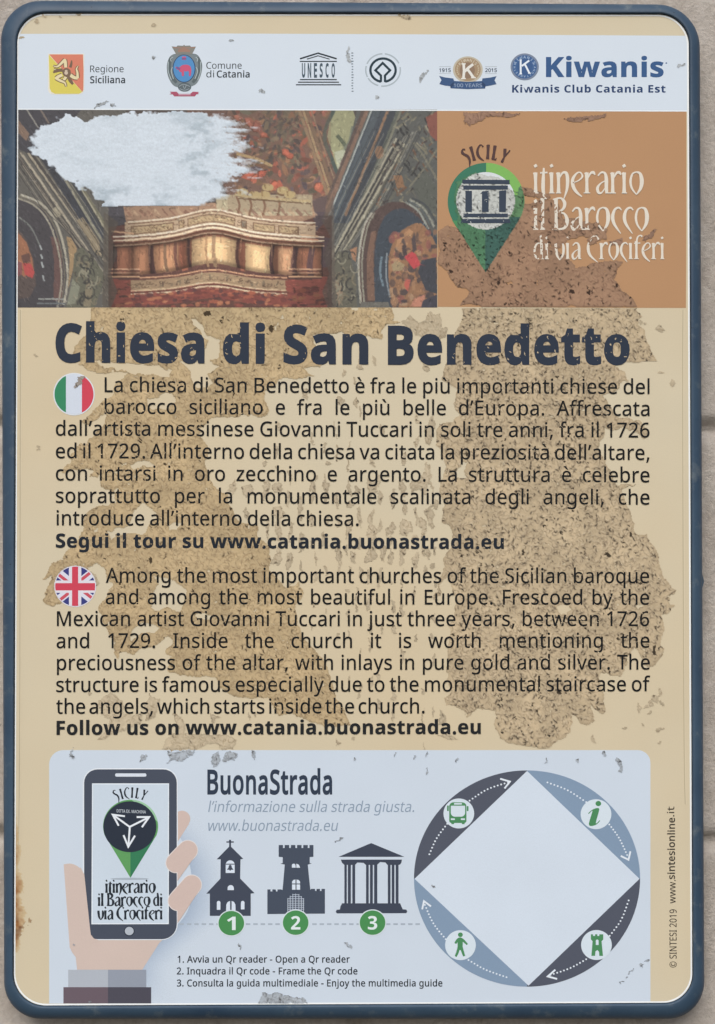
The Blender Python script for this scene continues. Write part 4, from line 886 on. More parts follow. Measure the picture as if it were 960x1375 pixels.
hand = sheet('hand_drawing', [[np.array(smooth([(85.5, 1160.5), (95, 1159.6), (104, 1163), (111, 1170), (114, 1182), (121, 1256)], 5).tolist() + [(126, 1256), (222, 1256), (232, 1250), (214, 1266), (191, 1302), (103.5, 1302), (101.6, 1285), (97, 1279), (93.6, 1272)])]], SKIN, card, 4)
sheet('finger_drawing', [[finger(230, 1122, 244.5, 1099.5, 11)], [np.array([(238, 1108), (254, 1106), (238, 1131)])]], SKIN2, hand, 4.2)
tel = sheet('telephone_outline', [[rrect(111.4, 1031.4, 238.8, 1262.2, 21, (20, 20, 22, 20))]], (224, 228, 232), card, 5)
sheet('telephone_body', [[np.array(rrect(113, 1033, 237.4, 1261, 19, (18, 18, 20, 18)))]], DARK, tel, 5.5)
sheet('hand_edge', [[[(108, 1164), (113.2, 1174), (120.6, 1244), (122, 1255), (126, 1260), (134, 1262.6), (118, 1268), (106, 1240)]]], SKIN, hand, 6)
sheet('telephone_screen', [[[(123.6, 1051.8), (227, 1051.8), (226.6, 1240.8), (122.8, 1241)]]], (226, 232, 238), tel, 6)
sheet('telephone_screen', [[[(125, 1053.2), (225.7, 1053.2), (225.3, 1239.4), (124.2, 1239.6)]]], (201, 212, 222), tel, 6.5)
sheet('speaker_slot', [[rrect(154.6, 1038.4, 196.6, 1042.8, 2)]], (214, 220, 228), tel, 6)
sheet('home_button', [[ell(173.6, 1250.2, 7.2, 6.8)]], (52, 58, 70), tel, 6); sheet('home_button', [[ell(173.6, 1250, 5.9, 5.6)]], (178, 184, 192), tel, 6.5)
for x0, y0, x1, y1, low in ((236, 1158.5, 252.2, 1141.5, 1183), (239, 1209.5, 257.5, 1188, 1240)):
    sheet('finger_drawing', [[np.array(finger(x0, y0, x1, y1, 13.8))]], (222, 214, 210), hand, 7)
    sheet('finger_drawing', [[np.array([(238.2, y0), (x1 + 9, y1 + 9), (238.2, low)])], [np.array(finger(x0, y0, x1, y1, 12.8))]], SKIN2, hand, 7.4)
cu = sheet('cuff_drawing', [[rect(91.6, 1302, 145, 1326)]], (176, 181, 189), card, 5)
sheet('cuff_drawing', [[rect(145, 1302, 196.4, 1326)]], (148, 154, 166), card, 5)
sheet('sleeve_drawing', [[rect(85.2, 1325.4, 145, 1347.2)]], (107, 93, 101), card, 5.6); sheet('sleeve_drawing', [[rect(145, 1325.4, 203, 1347.2)]], (80, 78, 88), card, 5.6)
# screen content
sheet('screen_lettering', deco('itinerario', 141.5, 208.5, 1198.6, 12.2, 1.5) + deco('il Barocco di', 131.5, 218.5, 1216.2, 11.6, 1.5) + deco('via Crociferi', 131.5, 218.5, 1234.2, 11.8, 1.5), (40, 46, 54), tel, 7.5)
sheet('pin_shade', [[ell(174, 1180, 26, 1.5, 24)]], (168, 178, 188), tel, 7)
p2 = sheet('screen_pin', [[np.concatenate([ell(175.4, 1109.3, 37, 35.6, 40, 160, 380), [(175.2, 1178.6)]])]], (98, 156, 96), tel, 7)
sheet('pin_facet', [[[(175.2, 1140), (206, 1128), (175.2, 1178.6)]]], (58, 124, 88), tel, 7.5)
sheet('pin_facet', [[ell(175.4, 1109.3, 37, 35.6, 30, 272, 350)]], (154, 196, 160), tel, 7.6)
sheet('pin_disc', [[ell(174.4, 1110, 35.6, 34.2)]], (47, 54, 66), tel, 8)
AR = [[(174.2, 1110.2), (151.8, 1094)], [(167.8, 1095.9), (151.4, 1093.8), (159.4, 1108.6)], [(174.2, 1110.2), (200, 1097.2)], [(183.6, 1097), (200.3, 1097), (190.6, 1110.6)],
      [(174.4, 1109.6), (172.4, 1136.4)], [(165.9, 1121.2), (172.3, 1136.8), (181.3, 1122)]]
sheet('arrow_symbol', [[stroke(a, 2.5)] for a in AR], (226, 230, 234), tel, 8.5)
sheet('disc_lettering', fit('DITTA EX. MACHINA', 156.8, 196, 1090.6, 4.0, 'R', 18, base1=1092.2), (190, 196, 202), tel, 8.5)
SIC2 = [('S', 155.6, 1067.6, 13.6, -20), ('I', 163.2, 1066, 13.6, -15), ('C', 170.2, 1064.6, 13.6, -6), ('I', 177.6, 1064.2, 13.6, 3), ('L', 184.6, 1065, 13.6, 9), ('Y', 193.6, 1067.4, 13.6, 22)]
sheet('screen_lettering', [s for q in SIC2 for s in deco_at(*q, 1.4)], (40, 46, 54), tel, 8.2)

# brand line, web line, instructions
sheet('brand_lettering', fit('BuonaStrada', 278.4, 446, 1065.6, 31, 'R', 30), (52, 62, 78), card, 4)
sheet('slogan_lettering', fit("l’informazione sulla strada giusta.", 279.5, 556, 1090.2, 14.4, 'R', 0, 0.2) + fit('www.buonastrada.eu', 279.5, 454, 1115.6, 14.4, 'R', 0, 0.2), (140, 155, 172), card, 4)
LST = [('1. Avvia un Qr reader - Open a Qr reader', 238.4, 469.6, 1292.4), ('2. Inquadra il Qr code - Frame the Qr code', 237.4, 480, 1308.2), ('3. Consulta la guida multimediale - Enjoy the multimedia guide', 237.4, 594, 1324.4)]
sheet('instruction_lettering', [g for t, a, b, y in LST for g in fit(t, a, b, y, 9.0, 'R', 18)], (36, 42, 50), card, 4)
sheet('dashed_rule', [[rect(241 + k * 9.9, 1239.6 + 0.0, 247 + k * 9.9, 1242)] for k in range(33)], (166, 176, 187), card, 3.4)

# three monuments
def white_gap(c, polys): return [[np.array(c(p))] for p in polys]
c = crop(270, 1120, 9.825)
ch = sheet('church_symbol', [[c([(370, 75), (395, 75), (395, 95), (432, 95), (432, 112), (395, 112), (395, 165), (556, 325), (520, 332), (515, 585), (705, 778), (655, 785), (655, 1078), (115, 1078), (115, 785), (68, 785), (255, 585), (258, 332), (205, 332), (370, 165), (370, 112), (333, 112), (333, 95), (370, 95)])]], (68, 74, 88), card, 4)
arch = lambda x0, x1, yt, yb: [(x0, yb)] + [((x0 + x1) / 2 + (x1 - x0) / 2 * math.cos(t), yt + (x1 - x0) / 2 + (x1 - x0) / 2 * math.sin(t)) for t in np.radians(np.linspace(180, 360, 12))] + [(x1, yb)]
sheet('church_opening', white_gap(c, [arch(325, 443, 345, 390), rect(325, 402, 443, 512), arch(350, 432, 672, 738), arch(208, 255, 880, 998), arch(525, 573, 880, 992), [(330, 1020), (332, 930), (350, 895), (383, 880), (383, 1020)], [(403, 1020), (403, 880), (435, 895), (453, 930), (455, 1020)]]), (214, 222, 232), ch, 4.6)
sheet('church_bell', white_gap(c, [[(340, 470), (362, 440), (366, 415), (378, 405), (390, 405), (402, 415), (406, 440), (428, 470)], ell(384, 472, 12, 9, 10).tolist()]), (68, 74, 88), ch, 5)
c = crop(345, 1120, 9.6)
cas = [(280, 140)]
for x0 in (335, 415, 495, 575, 655): cas += [(x0, 140), (x0, 178), (x0 + 22, 178), (x0 + 22, 140)]
cas += [(728, 140), (728, 292), (680, 295), (680, 372), (708, 378), (655, 392), (688, 718), (700, 705), (748, 705), (748, 732), (768, 732), (768, 705), (812, 705), (812, 732), (832, 732), (832, 705), (876, 705), (876, 1024), (134, 1030), (134, 712), (175, 712), (175, 738), (198, 738), (198, 712), (242, 712), (242, 738), (265, 738), (265, 712), (310, 712), (330, 720), (358, 392), (302, 382), (332, 372), (332, 297), (280, 292)]
ca = sheet('castle_symbol', [[c(cas)]], (72, 80, 94), card, 4)
sheet('castle_opening', white_gap(c, [arch(450, 498, 380, 432), [(508, 432), (508, 380), (540, 395), (556, 432)], [(452, 636), (452, 612), (470, 590), (497, 584), (497, 636)], [(510, 636), (510, 584), (538, 590), (556, 612), (556, 636)], rect(452, 648, 497, 716), rect(510, 648, 556, 716)]), (214, 222, 232), ca, 4.6)
grid = []
for k, x0 in enumerate((398, 428, 462, 498, 540, 572, 600)):
    yt = (825, 795, 770, 768, 772, 800, 825)[k]; grid.append(stroke([(x0, yt), (x0, 1000)], 8))
for yy, xa, xb in ((780, 460, 545), (805, 425, 580), (832, 396, 608), (862, 396, 608), (890, 396, 608), (915, 396, 608), (942, 396, 608), (968, 396, 608)): grid.append(stroke([(xa, yy), (xb, yy)], 7))
gm = sheet('castle_gate', [[np.array(c(g))] for g in grid[:7]], (190, 199, 210), ca, 4.6); sheet('castle_gate', [[np.array(c(g))] for g in grid[7:]], (184, 193, 205), ca, 4.9)
c = crop(445, 1120, 8.348)
tp = sheet('temple_symbol', white_gap(c, [[(80, 254), (445, 100), (818, 254)], [(105, 285), (790, 285), (785, 318), (770, 340), (752, 345), (628, 345), (605, 318), (545, 312), (512, 345), (385, 345), (360, 322), (290, 318), (265, 345), (145, 345), (118, 320)],
      *[rect(x0, 342, x1, 778) for x0, x1 in ((145, 172), (184, 218), (234, 266), (388, 418), (432, 464), (478, 514), (632, 662), (676, 706), (720, 752))],
      [(120, 775), (770, 775), (785, 812), (800, 842), (840, 846), (850, 868), (838, 886), (60, 888), (48, 868), (60, 848), (95, 845), (100, 812)]]), (66, 72, 86), card, 4)
for t, cx, cy in (('1', 310.6, 1239.5), ('2', 397, 1238.8), ('3', 500.2, 1238.8)):
    d = sheet('number_badge', [[ell(cx, cy, 18.6, 17.8)]], (210, 220, 222), card, 5.4)
    sheet('badge_disc', [[ell(cx, cy, 17.2, 16.4)]], (76, 140, 84), d, 6)
    wd = {'1': 11.6, '2': 12.6, '3': 12.6}[t]
    sheet('badge_number', fit(t, cx - wd / 2, cx + wd / 2, cy + 9.2, 18, 'B', 0), (222, 230, 228), d, 6.6)

# ring of travel symbols round an empty white diamond
CX, CY, RXc, RYc = 707.6, 1179.6, 151.8, 145.2
SLATE = (131, 151, 173)
rings = []
for a0, a1, colr in ((180, 270, (84, 88, 100)), (270, 360, SLATE), (0, 90, (84, 88, 100)), (90, 180, SLATE)):
    rings.append(sheet('ring_quarter', [[np.concatenate([ell(CX, CY, RXc, RYc, 40, a0, a1), [(CX, CY)]])]], colr, card, 4))
sheet('white_diamond', [[[(707.6, 1035.2), (858.6, 1180), (709.6, 1323.4), (556.6, 1180)]]], (208, 217, 227), card, 4.6)
def dots(pts, n): 
    q = smooth(pts, 20); d = np.r_[0, np.cumsum(np.linalg.norm(np.diff(q, axis=0), axis=1))]
    t = np.linspace(0, d[-1], n)
    return [[ell(np.interp(k, d, q[:, 0]), np.interp(k, d, q[:, 1]), 1.25, 1.2, 8)] for k in t]
WH = (222, 228, 234)
for k, pts, n in ((0, [(576.5, 1147), (586, 1126), (600.5, 1106)], 11), (0, [(630.5, 1075), (654, 1060), (682, 1050.5)], 13), (1, [(735, 1050.6), (762, 1061), (787, 1077)], 13), (1, [(818, 1107), (831, 1125), (842, 1148)], 12),
                  (2, [(844, 1209), (834, 1235), (818.5, 1256.5)], 12), (2, [(787, 1288), (765, 1300), (739, 1309)], 12), (3, [(570.5, 1215), (582, 1240), (598.5, 1261)], 13), (3, [(629, 1289), (652, 1302), (680, 1312)], 13)):
    sheet('route_dots', dots(pts, n), WH, rings[k], 5)
for k, a in enumerate(([(671.5, 1045.6), (684.6, 1049.4), (677.4, 1058.6)], [(833.4, 1149.2), (843.8, 1154.4), (846.4, 1143)], [(745.6, 1302), (735.4, 1311), (748, 1314.4)], [(566.8, 1221), (569.2, 1209.8), (578.6, 1217)])):
    sheet('route_arrow', [[stroke(a, 2.4)]], WH, rings[k], 5.4)
ROND = [(616, 1092.2), (800.2, 1093.2), (618.2, 1269), (800.8, 1268.8)]
bub = [sheet('symbol_disc', [[ell(x, y, 20.6, 20.1)]], (211, 221, 228), card, 5.6) for x, y in ROND]
c = crop(560, 1050, 8)
sheet('bus_symbol', [[np.array(c(rrect(345, 218, 530, 440, 40, (44, 44, 24, 24)))), np.array(c(rrect(362, 254, 516, 372, 20, (8, 8, 44, 44)))), np.array(c(rrect(396, 226, 482, 242, 6))), np.array(c(rrect(362, 390, 406, 408, 6))), np.array(c(rrect(470, 390, 514, 408, 6)))],
      [c(rect(368, 436, 398, 452))], [c(rect(480, 436, 510, 452))], [np.array(c(rrect(322, 252, 340, 312, 6)))], [np.array(c(rrect(534, 258, 552, 312, 6)))]], GREEN, bub[0], 6.2)
c = crop(740, 1050, 7.68)
sheet('information_symbol', [[np.array(c(ell(486, 222, 29, 27, 24)))], [np.array(c(smooth([(382, 322), (420, 288), (470, 268), (494, 276), (490, 310), (462, 412), (470, 424), (500, 394), (498, 408), (460, 442), (410, 454), (390, 440), (394, 404), (424, 306), (418, 300), (390, 326)], 5, True)))]], GREEN, bub[1], 6.2)
c = crop(555, 1190, 7.68)
sheet('walker_symbol', [[np.array(c(ell(485, 500, 25, 24, 20)))], [np.array(c(stroke([(432, 590), (455, 555), (482, 542), (515, 560), (556, 600)], (22, 26, 30, 26, 18), 5)))], [c([(455, 545), (510, 545), (508, 640), (484, 660), (456, 640)])],
      [np.array(c(stroke([(472, 620), (455, 680), (436, 724)], (30, 26, 22), 4)))], [np.array(c(stroke([(492, 620), (510, 680), (524, 720)], (30, 26, 22), 4)))]], GREEN, bub[2], 6.2)
c = crop(730, 1190, 7.111)
sheet('tower_symbol', [[c([(450, 458), (470, 458), (470, 474), (490, 474), (490, 458), (512, 458), (512, 474), (530, 474), (530, 458), (568, 458), (568, 508), (552, 524), (566, 664), (530, 664), (528, 625), (512, 608), (494, 622), (490, 664), (455, 664), (466, 524), (450, 506)]), np.array(c(arch(497, 524, 508, 560)))]], GREEN, bub[3], 6.2)

# ================================================================== printed photograph of a church gallery
def build_photo():
    x0, y0, w, h = 23, 147, 564, 266
    ss = 2
    Y, X = np.mgrid[0:h * ss, 0:w * ss].astype(float); X = x0 + (X + .5) / ss; Y = y0 + (Y + .5) / ss
    img = np.empty((h * ss, w * ss, 3)); img[:] = (82, 74, 70)
    def poly(pts, colr, a=1.0):
        m = inside(pts, X, Y); img[m] = img[m] * (1 - a) + np.array(colr) * a
    def line(pts, wd, colr, sm=6, a=1.0):
        poly(stroke(pts, wd, sm), colr, a)
    def para(pts, offs, cols, wds, d):
        for o, cc, ww in zip(offs, cols, wds): line([(x + d[0] * o, y + d[1] * o) for x, y in pts], ww, cc, 0 if len(pts) == 2 else 6)
    R = np.random.RandomState(11)
    # vault with a painted ceiling
    pal = [(196, 98, 78), (150, 84, 72), (112, 98, 78), (84, 76, 84), (172, 132, 98), (94, 100, 84), (64, 62, 76), (130, 92, 78), (120, 88, 86), (160, 118, 86), (70, 66, 64)]
    poly([(250, 147), (445, 147), (470, 235), (440, 300), (320, 290)], (112, 86, 76))
    for k in range(300):
        px, py = R.uniform(315, 450), R.uniform(148, 285); a = R.uniform(0, 6.28); r1, r2 = R.uniform(2, 9), R.uniform(1.2, 4)
        e = ell(0, 0, r1, r2, 10); q = np.stack([px + e[:, 0] * math.cos(a) - e[:, 1] * math.sin(a), py + e[:, 0] * math.sin(a) + e[:, 1] * math.cos(a)], 1)
        poly(q, np.array(pal[R.randint(len(pal))]) * R.uniform(.7, 1.1), 0.85)
    for k in range(110):
        px, py = R.uniform(355, 402), R.uniform(148, 225); r1, r2 = R.uniform(2, 7), R.uniform(1.2, 3); a = R.uniform(0, 3.1)
        e = ell(0, 0, r1, r2, 10); q = np.stack([px + e[:, 0] * math.cos(a) - e[:, 1] * math.sin(a), py + e[:, 0] * math.sin(a) + e[:, 1] * math.cos(a)], 1)
        poly(q, np.array([(104, 100, 84), (74, 74, 68), (128, 116, 92), (60, 62, 66)][k % 4]) * R.uniform(.8, 1.1), .8)
    for (bx, by, br, bc) in ((336, 236, 11, (212, 100, 78)), (342, 240, 8, (220, 112, 88)), (370, 250, 9, (208, 102, 78)), (386, 207, 8, (196, 96, 74)), (355, 182, 6, (190, 98, 76)), (335, 165, 8, (170, 98, 82)), (320, 158, 7, (172, 104, 86)), (429, 252, 8, (205, 110, 84)), (353, 234, 7, (190, 88, 70)), (420, 168, 5, (190, 110, 92)), (436, 150, 6, (176, 104, 90)), (345, 172, 9, (150, 84, 72))):
        a = R.uniform(0, 3); q = ell(0, 0, 1, 1, 11) * (1 + (R.rand(11) - .5)[:, None] * .8) * (br, br * .62)
        q = np.stack([bx + q[:, 0] * math.cos(a) - q[:, 1] * math.sin(a), by + q[:, 0] * math.sin(a) + q[:, 1] * math.cos(a)], 1)
        poly(q, np.array(bc) * .94); poly((q - (bx, by)) * .5 + (bx - br * .2, by - br * .2), np.minimum(np.array(bc) * 1.14, 235)); line(q[:6], 1.1, np.array(bc) * .5, 0)
    # ribs running up the vault
    para([(402, 147), (440, 262)], (0, 5, 10, 16), ((150, 126, 96), (176, 152, 112), (120, 100, 80), (148, 124, 100)), (4, 3, 4, 2), (1, 0))
    line([(318, 207), (345, 214), (366, 224)], 4, (196, 168, 118)); line([(316, 211), (366, 229)], 2, (120, 84, 62))
    poly([(446, 147), (474, 147), (479, 162), (471, 200), (466, 214), (456, 236), (449, 214), (440, 184)], (160, 160, 122))
    poly([(449, 205), (466, 200), (466, 214), (456, 236)], (188, 192, 164))
    line([(453, 182), (464, 196), (467, 206)], 5, (92, 100, 80)); line([(474, 170), (470, 190), (463, 200)], 4, (122, 128, 110))
    line([(449, 148), (436, 182), (446, 214), (456, 240)], 5, (74, 86, 80))
    # right hand wall, mouldings falling to the gallery
    poly([(480, 147), (587, 147), (587, 413), (436, 413), (438, 300), (456, 250)], (92, 94, 90))
    poly([(499, 147), (528, 147), (474, 300), (440, 300)], (70, 78, 86))
    for o, cc, ww in ((0, (178, 186, 180), 2), (-6, (132, 104, 88), 5), (-11, (92, 78, 72), 4), (8, (82, 92, 98), 8), (22, (150, 118, 92), 3.5), (29, (64, 70, 76), 9), (40, (128, 128, 110), 3), (36, (96, 102, 92), 3)):
        line([(500 + o, 147), (470 + o, 222), (442 + o, 290)], ww, cc, 6)
    for o, cc, ww in ((0, (182, 176, 152), 2.6), (5, (60, 60, 58), 3), (9, (168, 162, 140), 2.6), (14, (66, 64, 62), 3), (19, (184, 178, 152), 2.6), (24, (98, 96, 84), 3)):
        line([(533 + o * .6, 186 + o * .4), (484 + o * .5, 276 + o * .3), (439 + o * .5, 357 + o * .3)], ww, cc, 6)
    for k in range(180):
        px = R.uniform(500, 586); py = R.uniform(150, 285)
        if px < 500 + (285 - py) * .25: continue
        a = R.choice([-0.9, 0.9]) + R.uniform(-.3, .3); l = R.uniform(4, 14)
        line([(px, py), (px + l * .5 * math.cos(a) + R.uniform(-2, 2), py + l * .5 * math.sin(a)), (px + l * math.cos(a), py + l * math.sin(a))], R.uniform(1.2, 3.4), np.array([(126, 122, 102), (52, 54, 54), (104, 104, 92), (70, 62, 60), (150, 144, 122), (112, 84, 66)][R.randint(6)]), 3)
    poly([(572, 158), (587, 150), (587, 190), (578, 182)], (140, 84, 72)); poly([(528, 236), (540, 236), (544, 252), (534, 254)], (150, 112, 82))
    poly(ell(510, 205, 6, 9, 12), (146, 112, 86)); poly([(556, 250), (572, 228), (586, 250), (586, 285), (570, 286)], (92, 96, 88))
    line([(550, 252), (574, 222), (590, 196)], 2.4, (126, 124, 106), 0); line([(556, 192), (572, 214), (590, 246)], 3, (122, 120, 104), 0)
    for o in np.arange(-40, 46, 4.6):
        line([(533 + o * .8, 186 - abs(o) * .3), (484 + o * .8, 276), (441 + o * .4, 355)], .9, (166, 162, 144) if int(o) % 2 else (50, 52, 54), 0, .7)
    # right arch
    poly(np.r_[smooth([(484, 413), (481, 356), (488, 308), (502, 286), (524, 272), (552, 276), (574, 300), (587, 330)], 6), [(587, 413)]], (86, 70, 66))
    poly(np.r_[smooth([(504, 413), (503, 350), (510, 306), (526, 284), (552, 284), (587, 320)], 6), [(587, 413)]], (62, 72, 82))
    poly(np.r_[smooth([(494, 404), (493, 350), (499, 312)], 6), smooth([(506, 310), (502, 350), (504, 404)], 6)], (128, 98, 82))
    para([(485, 408), (482, 352), (489, 306), (500, 286)], (0, 4.5), ((186, 182, 164), (158, 156, 138)), (2.8, 2.2), (1, 0))
    for o, cc in ((0, (160, 166, 156)), (4, (90, 98, 98)), (7, (150, 152, 138)), (11, (70, 76, 78))): line([(545 + o * .8, 272 - o * .5), (562 + o, 284 - o * .6), (576 + o, 308 - o * .5)], 2.6, cc)
    poly(np.r_[smooth([(527, 413), (522, 370), (525, 335), (538, 312), (560, 300), (572, 306), (587, 330)], 6), [(587, 413)]], (158, 116, 84))
    poly([(526, 352), (534, 322), (550, 308), (556, 312), (542, 340), (536, 356)], (196, 146, 104))
    for k in range(120):
        px, py = R.uniform(526, 586), R.uniform(310, 412)
        poly(ell(px, py, R.uniform(2, 6), R.uniform(2, 7), 9), np.array([(96, 78, 72), (150, 110, 84), (178, 134, 98), (120, 92, 80), (70, 64, 68), (150, 92, 82), (186, 150, 116)][R.randint(7)]), .8)
    poly([(543, 346), (553, 338), (559, 342), (565, 356), (556, 362), (548, 352)], (206, 76, 80)); poly([(541, 330), (546, 326), (547, 344), (540, 344)], (78, 66, 66))
    poly([(553, 322), (557, 312), (560, 336), (555, 340)], (84, 72, 72)); poly([(526, 356), (534, 350), (544, 356), (540, 364), (528, 364)], (176, 154, 116))
    poly([(566, 350), (586, 346), (587, 395), (572, 390), (562, 366)], (62, 66, 74)); poly([(545, 374), (552, 376), (548, 392), (543, 384)], (202, 100, 86))
    poly([(556, 402), (572, 396), (568, 412), (552, 412)], (206, 138, 112)); poly([(568, 404), (587, 396), (587, 413), (566, 413)], (66, 66, 76))
    line([(513, 345), (511, 365), (515, 385)], 3, (118, 140, 152)); line([(520, 340), (519, 372), (524, 400)], 2, (140, 150, 156))
    poly([(485, 406), (522, 406), (524, 413), (484, 413)], (110, 108, 100))
    # scroll work between arch and gallery, right
    poly([(440, 360), (455, 338), (470, 340), (478, 372), (480, 413), (446, 413)], (102, 100, 86))
    poly([(470, 335), (480, 332), (478, 352), (474, 348)], (176, 130, 98)); poly([(450, 372), (456, 366), (462, 400), (455, 412)], (150, 128, 104))
    # left wall
    poly([(23, 147), (170, 147), (150, 300), (150, 413), (23, 413)], (98, 96, 90))
    poly([(23, 147), (110, 147), (60, 215), (23, 200)], (66, 66, 72)); poly([(24, 160), (40, 180), (36, 190), (24, 178)], (134, 110, 94))
    poly([(54, 212), (68, 212), (126, 300), (112, 302)], (60, 64, 72)); poly([(92, 240), (104, 236), (140, 300), (144, 325), (132, 318)], (66, 70, 76))
    for (a, b), cc, ww in ((((36, 147), (52, 172)), (150, 148, 140), 2), (((54, 147), (66, 166)), (128, 116, 106), 2.4), (((28, 205), (138, 366)), (182, 172, 150), 2.8), (((26, 212), (130, 368)), (66, 62, 60), 3),
                              (((38, 206), (142, 352)), (174, 164, 142), 2.8), (((44, 208), (146, 350)), (70, 66, 64), 2), (((30, 222), (110, 335)), (148, 140, 124), 2), (((33, 221), (112, 333)), (76, 72, 68), 2),
                              (((88, 242), (136, 322)), (150, 148, 128), 3), (((94, 244), (122, 292)), (86, 88, 82), 2.4), (((106, 246), (150, 320)), (178, 172, 146), 4), (((112, 254), (154, 322)), (120, 118, 98), 3), (((100, 244), (148, 322)), (70, 72, 72), 2)):
        line([a, b], ww, cc, 0)
    poly([(104, 296), (112, 292), (134, 326), (136, 346), (128, 340)], (150, 136, 110))
    # left arch
    poly(np.r_[[(23, 268)], smooth([(30, 268), (55, 280), (74, 304), (86, 340), (90, 372), (86, 413)], 6), [(23, 413)]], (68, 66, 70))
    poly(np.r_[smooth([(72, 404), (73, 350), (68, 318)], 6), smooth([(78, 320), (84, 350), (84, 404)], 6)], (104, 78, 74))
    para([(28, 262), (56, 274), (76, 300), (88, 340), (91, 375), (86, 410)], (0, -4, -8), ((184, 178, 158), (112, 106, 94), (166, 160, 142)), (3, 2, 2.4), (1, -.4))
    poly([(70, 282), (78, 276), (84, 288), (76, 294)], (166, 158, 136)); poly([(90, 318), (96, 320), (104, 334), (98, 364), (92, 388), (94, 350)], (170, 142, 104))
    poly([(23, 306), (36, 322), (46, 350), (49, 384), (40, 400), (23, 402)], (90, 78, 74)); poly([(24, 312), (36, 326), (44, 348), (46, 366), (32, 372), (24, 362)], (164, 110, 80))
    poly([(31, 354), (42, 354), (47, 366), (44, 374), (34, 370)], (196, 78, 76)); poly([(24, 352), (30, 352), (30, 368), (24, 372)], (140, 84, 86)); poly([(28, 344), (40, 340), (42, 352), (32, 354)], (104, 74, 66))
    for a, b in ((330, 336), (342, 348), (352, 360), (370, 378)): line([(54 + (a - 330) * .1, a), (56 + (b - 330) * .08, b)], 2.2, (176, 184, 184), 0)
    line([(26, 292), (42, 306), (54, 330)], 2, (120, 124, 120)); line([(52, 402), (86, 402)], 2.2, (158, 162, 156), 0); line([(50, 408), (88, 408)], 2, (110, 116, 118), 0)
    for o in np.arange(-26, 40, 4.6):
        line([(28 + o, 205 - abs(o) * .2), (83 + o, 285 - abs(o) * .2), (138 + o * .45, 366 - abs(o) * .8)], .9, (168, 160, 140) if int(o) % 2 else (52, 50, 50), 0, .7)
    # scroll work, left
    poly([(100, 342), (110, 332), (130, 352), (142, 372), (128, 413), (90, 413), (98, 380)], (104, 104, 88))
    poly([(98, 374), (108, 386), (102, 408), (90, 410)], (140, 142, 122)); poly([(118, 370), (126, 380), (122, 412), (112, 412)], (138, 128, 104))
    for k in range(90):
        sd = k % 2; px = R.uniform(102, 140) if sd else R.uniform(442, 480); py = R.uniform(338, 410); r = R.uniform(2.5, 6); a0 = R.uniform(0, 360)
        line(ell(px, py, r, r * 1.3, 7, a0, a0 + R.uniform(120, 220)), R.uniform(1.2, 2.4), np.array([(58, 58, 56), (150, 146, 124), (76, 74, 68), (128, 120, 98)][R.randint(4)]), 2)
    # gallery
    poly([(146, 290), (446, 290), (446, 413), (146, 413)], (98, 64, 56))
    poly([(146, 278), (176, 278), (178, 300), (146, 306)], (74, 72, 78)); poly([(146, 315), (178, 322), (180, 345), (148, 350)], (108, 62, 52)); poly([(148, 336), (176, 336), (176, 352), (146, 352)], (84, 58, 58))
    poly([(418, 270), (440, 262), (436, 300), (424, 312)], (84, 72, 76)); poly([(424, 320), (446, 320), (444, 358), (420, 362)], (88, 70, 74))
    poly([(166, 278), (300, 272), (330, 262), (418, 262), (424, 292), (400, 300), (170, 300)], (166, 132, 106))
    poly([(290, 262), (420, 262), (420, 290), (292, 290)], (184, 170, 138))
    for k in range(26):
        px = 168 + k * 10; line([(px, 282 + R.uniform(-2, 2)), (px + 8, 290)], R.uniform(2, 5), np.array([(140, 102, 84), (190, 160, 128), (120, 84, 70)][k % 3]), 0, .7)
    for px in (318, 334, 352, 372): line([(px, 264), (px + 4, 276), (px + 1, 290)], 3, (124, 92, 70))
    for px, py in ((326, 258), (342, 262), (360, 252), (356, 262), (380, 256), (390, 262)):
        poly(ell(px, py, 8, 5, 12), (200, 180, 124)); line([(px - 8, py + 4), (px, py + 7), (px + 9, py + 4)], 2, (112, 90, 60)); line([(px - 4, py - 5), (px - 3, py + 2)], 2, (150, 126, 80), 0)
    line([(316, 262), (350, 266), (418, 271)], 3, (206, 186, 134), 3); line([(320, 267), (418, 274)], 1.6, (92, 70, 48), 0)
    def ent(x, top):                     # the bowed line of the balcony
        b = 13 if top else 9
        return -b * np.exp(-((x - 286) / 42.0) ** 2) - (5 if top else 3) * np.exp(-((x - 286) / 105.0) ** 4)
    def bowed(yb, x0_, x1_, wd, colr, top=True):
        xs = np.linspace(x0_, x1_, 60); line(np.stack([xs, yb + ent(xs, top) * (1 + 0 * xs)], 1), wd, colr, 0)
    def band(ya, yb, x0_, x1_, colr, top=True):
        xs = np.linspace(x0_, x1_, 40); poly(np.r_[np.stack([xs, ya + ent(xs, top)], 1), np.stack([xs, yb + ent(xs, top)], 1)[::-1]], colr)
    band(300, 326, 168, 424, (188, 162, 132)); band(326, 372, 158, 432, (146, 94, 70)); band(372, 413, 150, 440, (138, 72, 62), False)
    for px0, px1 in ((176, 234), (240, 248), (252, 316), (324, 332), (340, 370), (374, 402)):
        band(306, 317, px0, px1, (120, 92, 70)); band(307.4, 315.6, px0 + 1.4, px1 - 1.4, (186, 160, 122) if px0 != 324 else (120, 110, 96))
        for k in range(int((px1 - px0) / 5)): line([(px0 + 3 + k * 5, 310 + ent(px0 + k * 5, True) + R.uniform(-2, 2)), (px0 + 6 + k * 5, 313 + ent(px0 + k * 5, True) + R.uniform(-2, 2))], 1.6, (134, 108, 78), 0, .7)
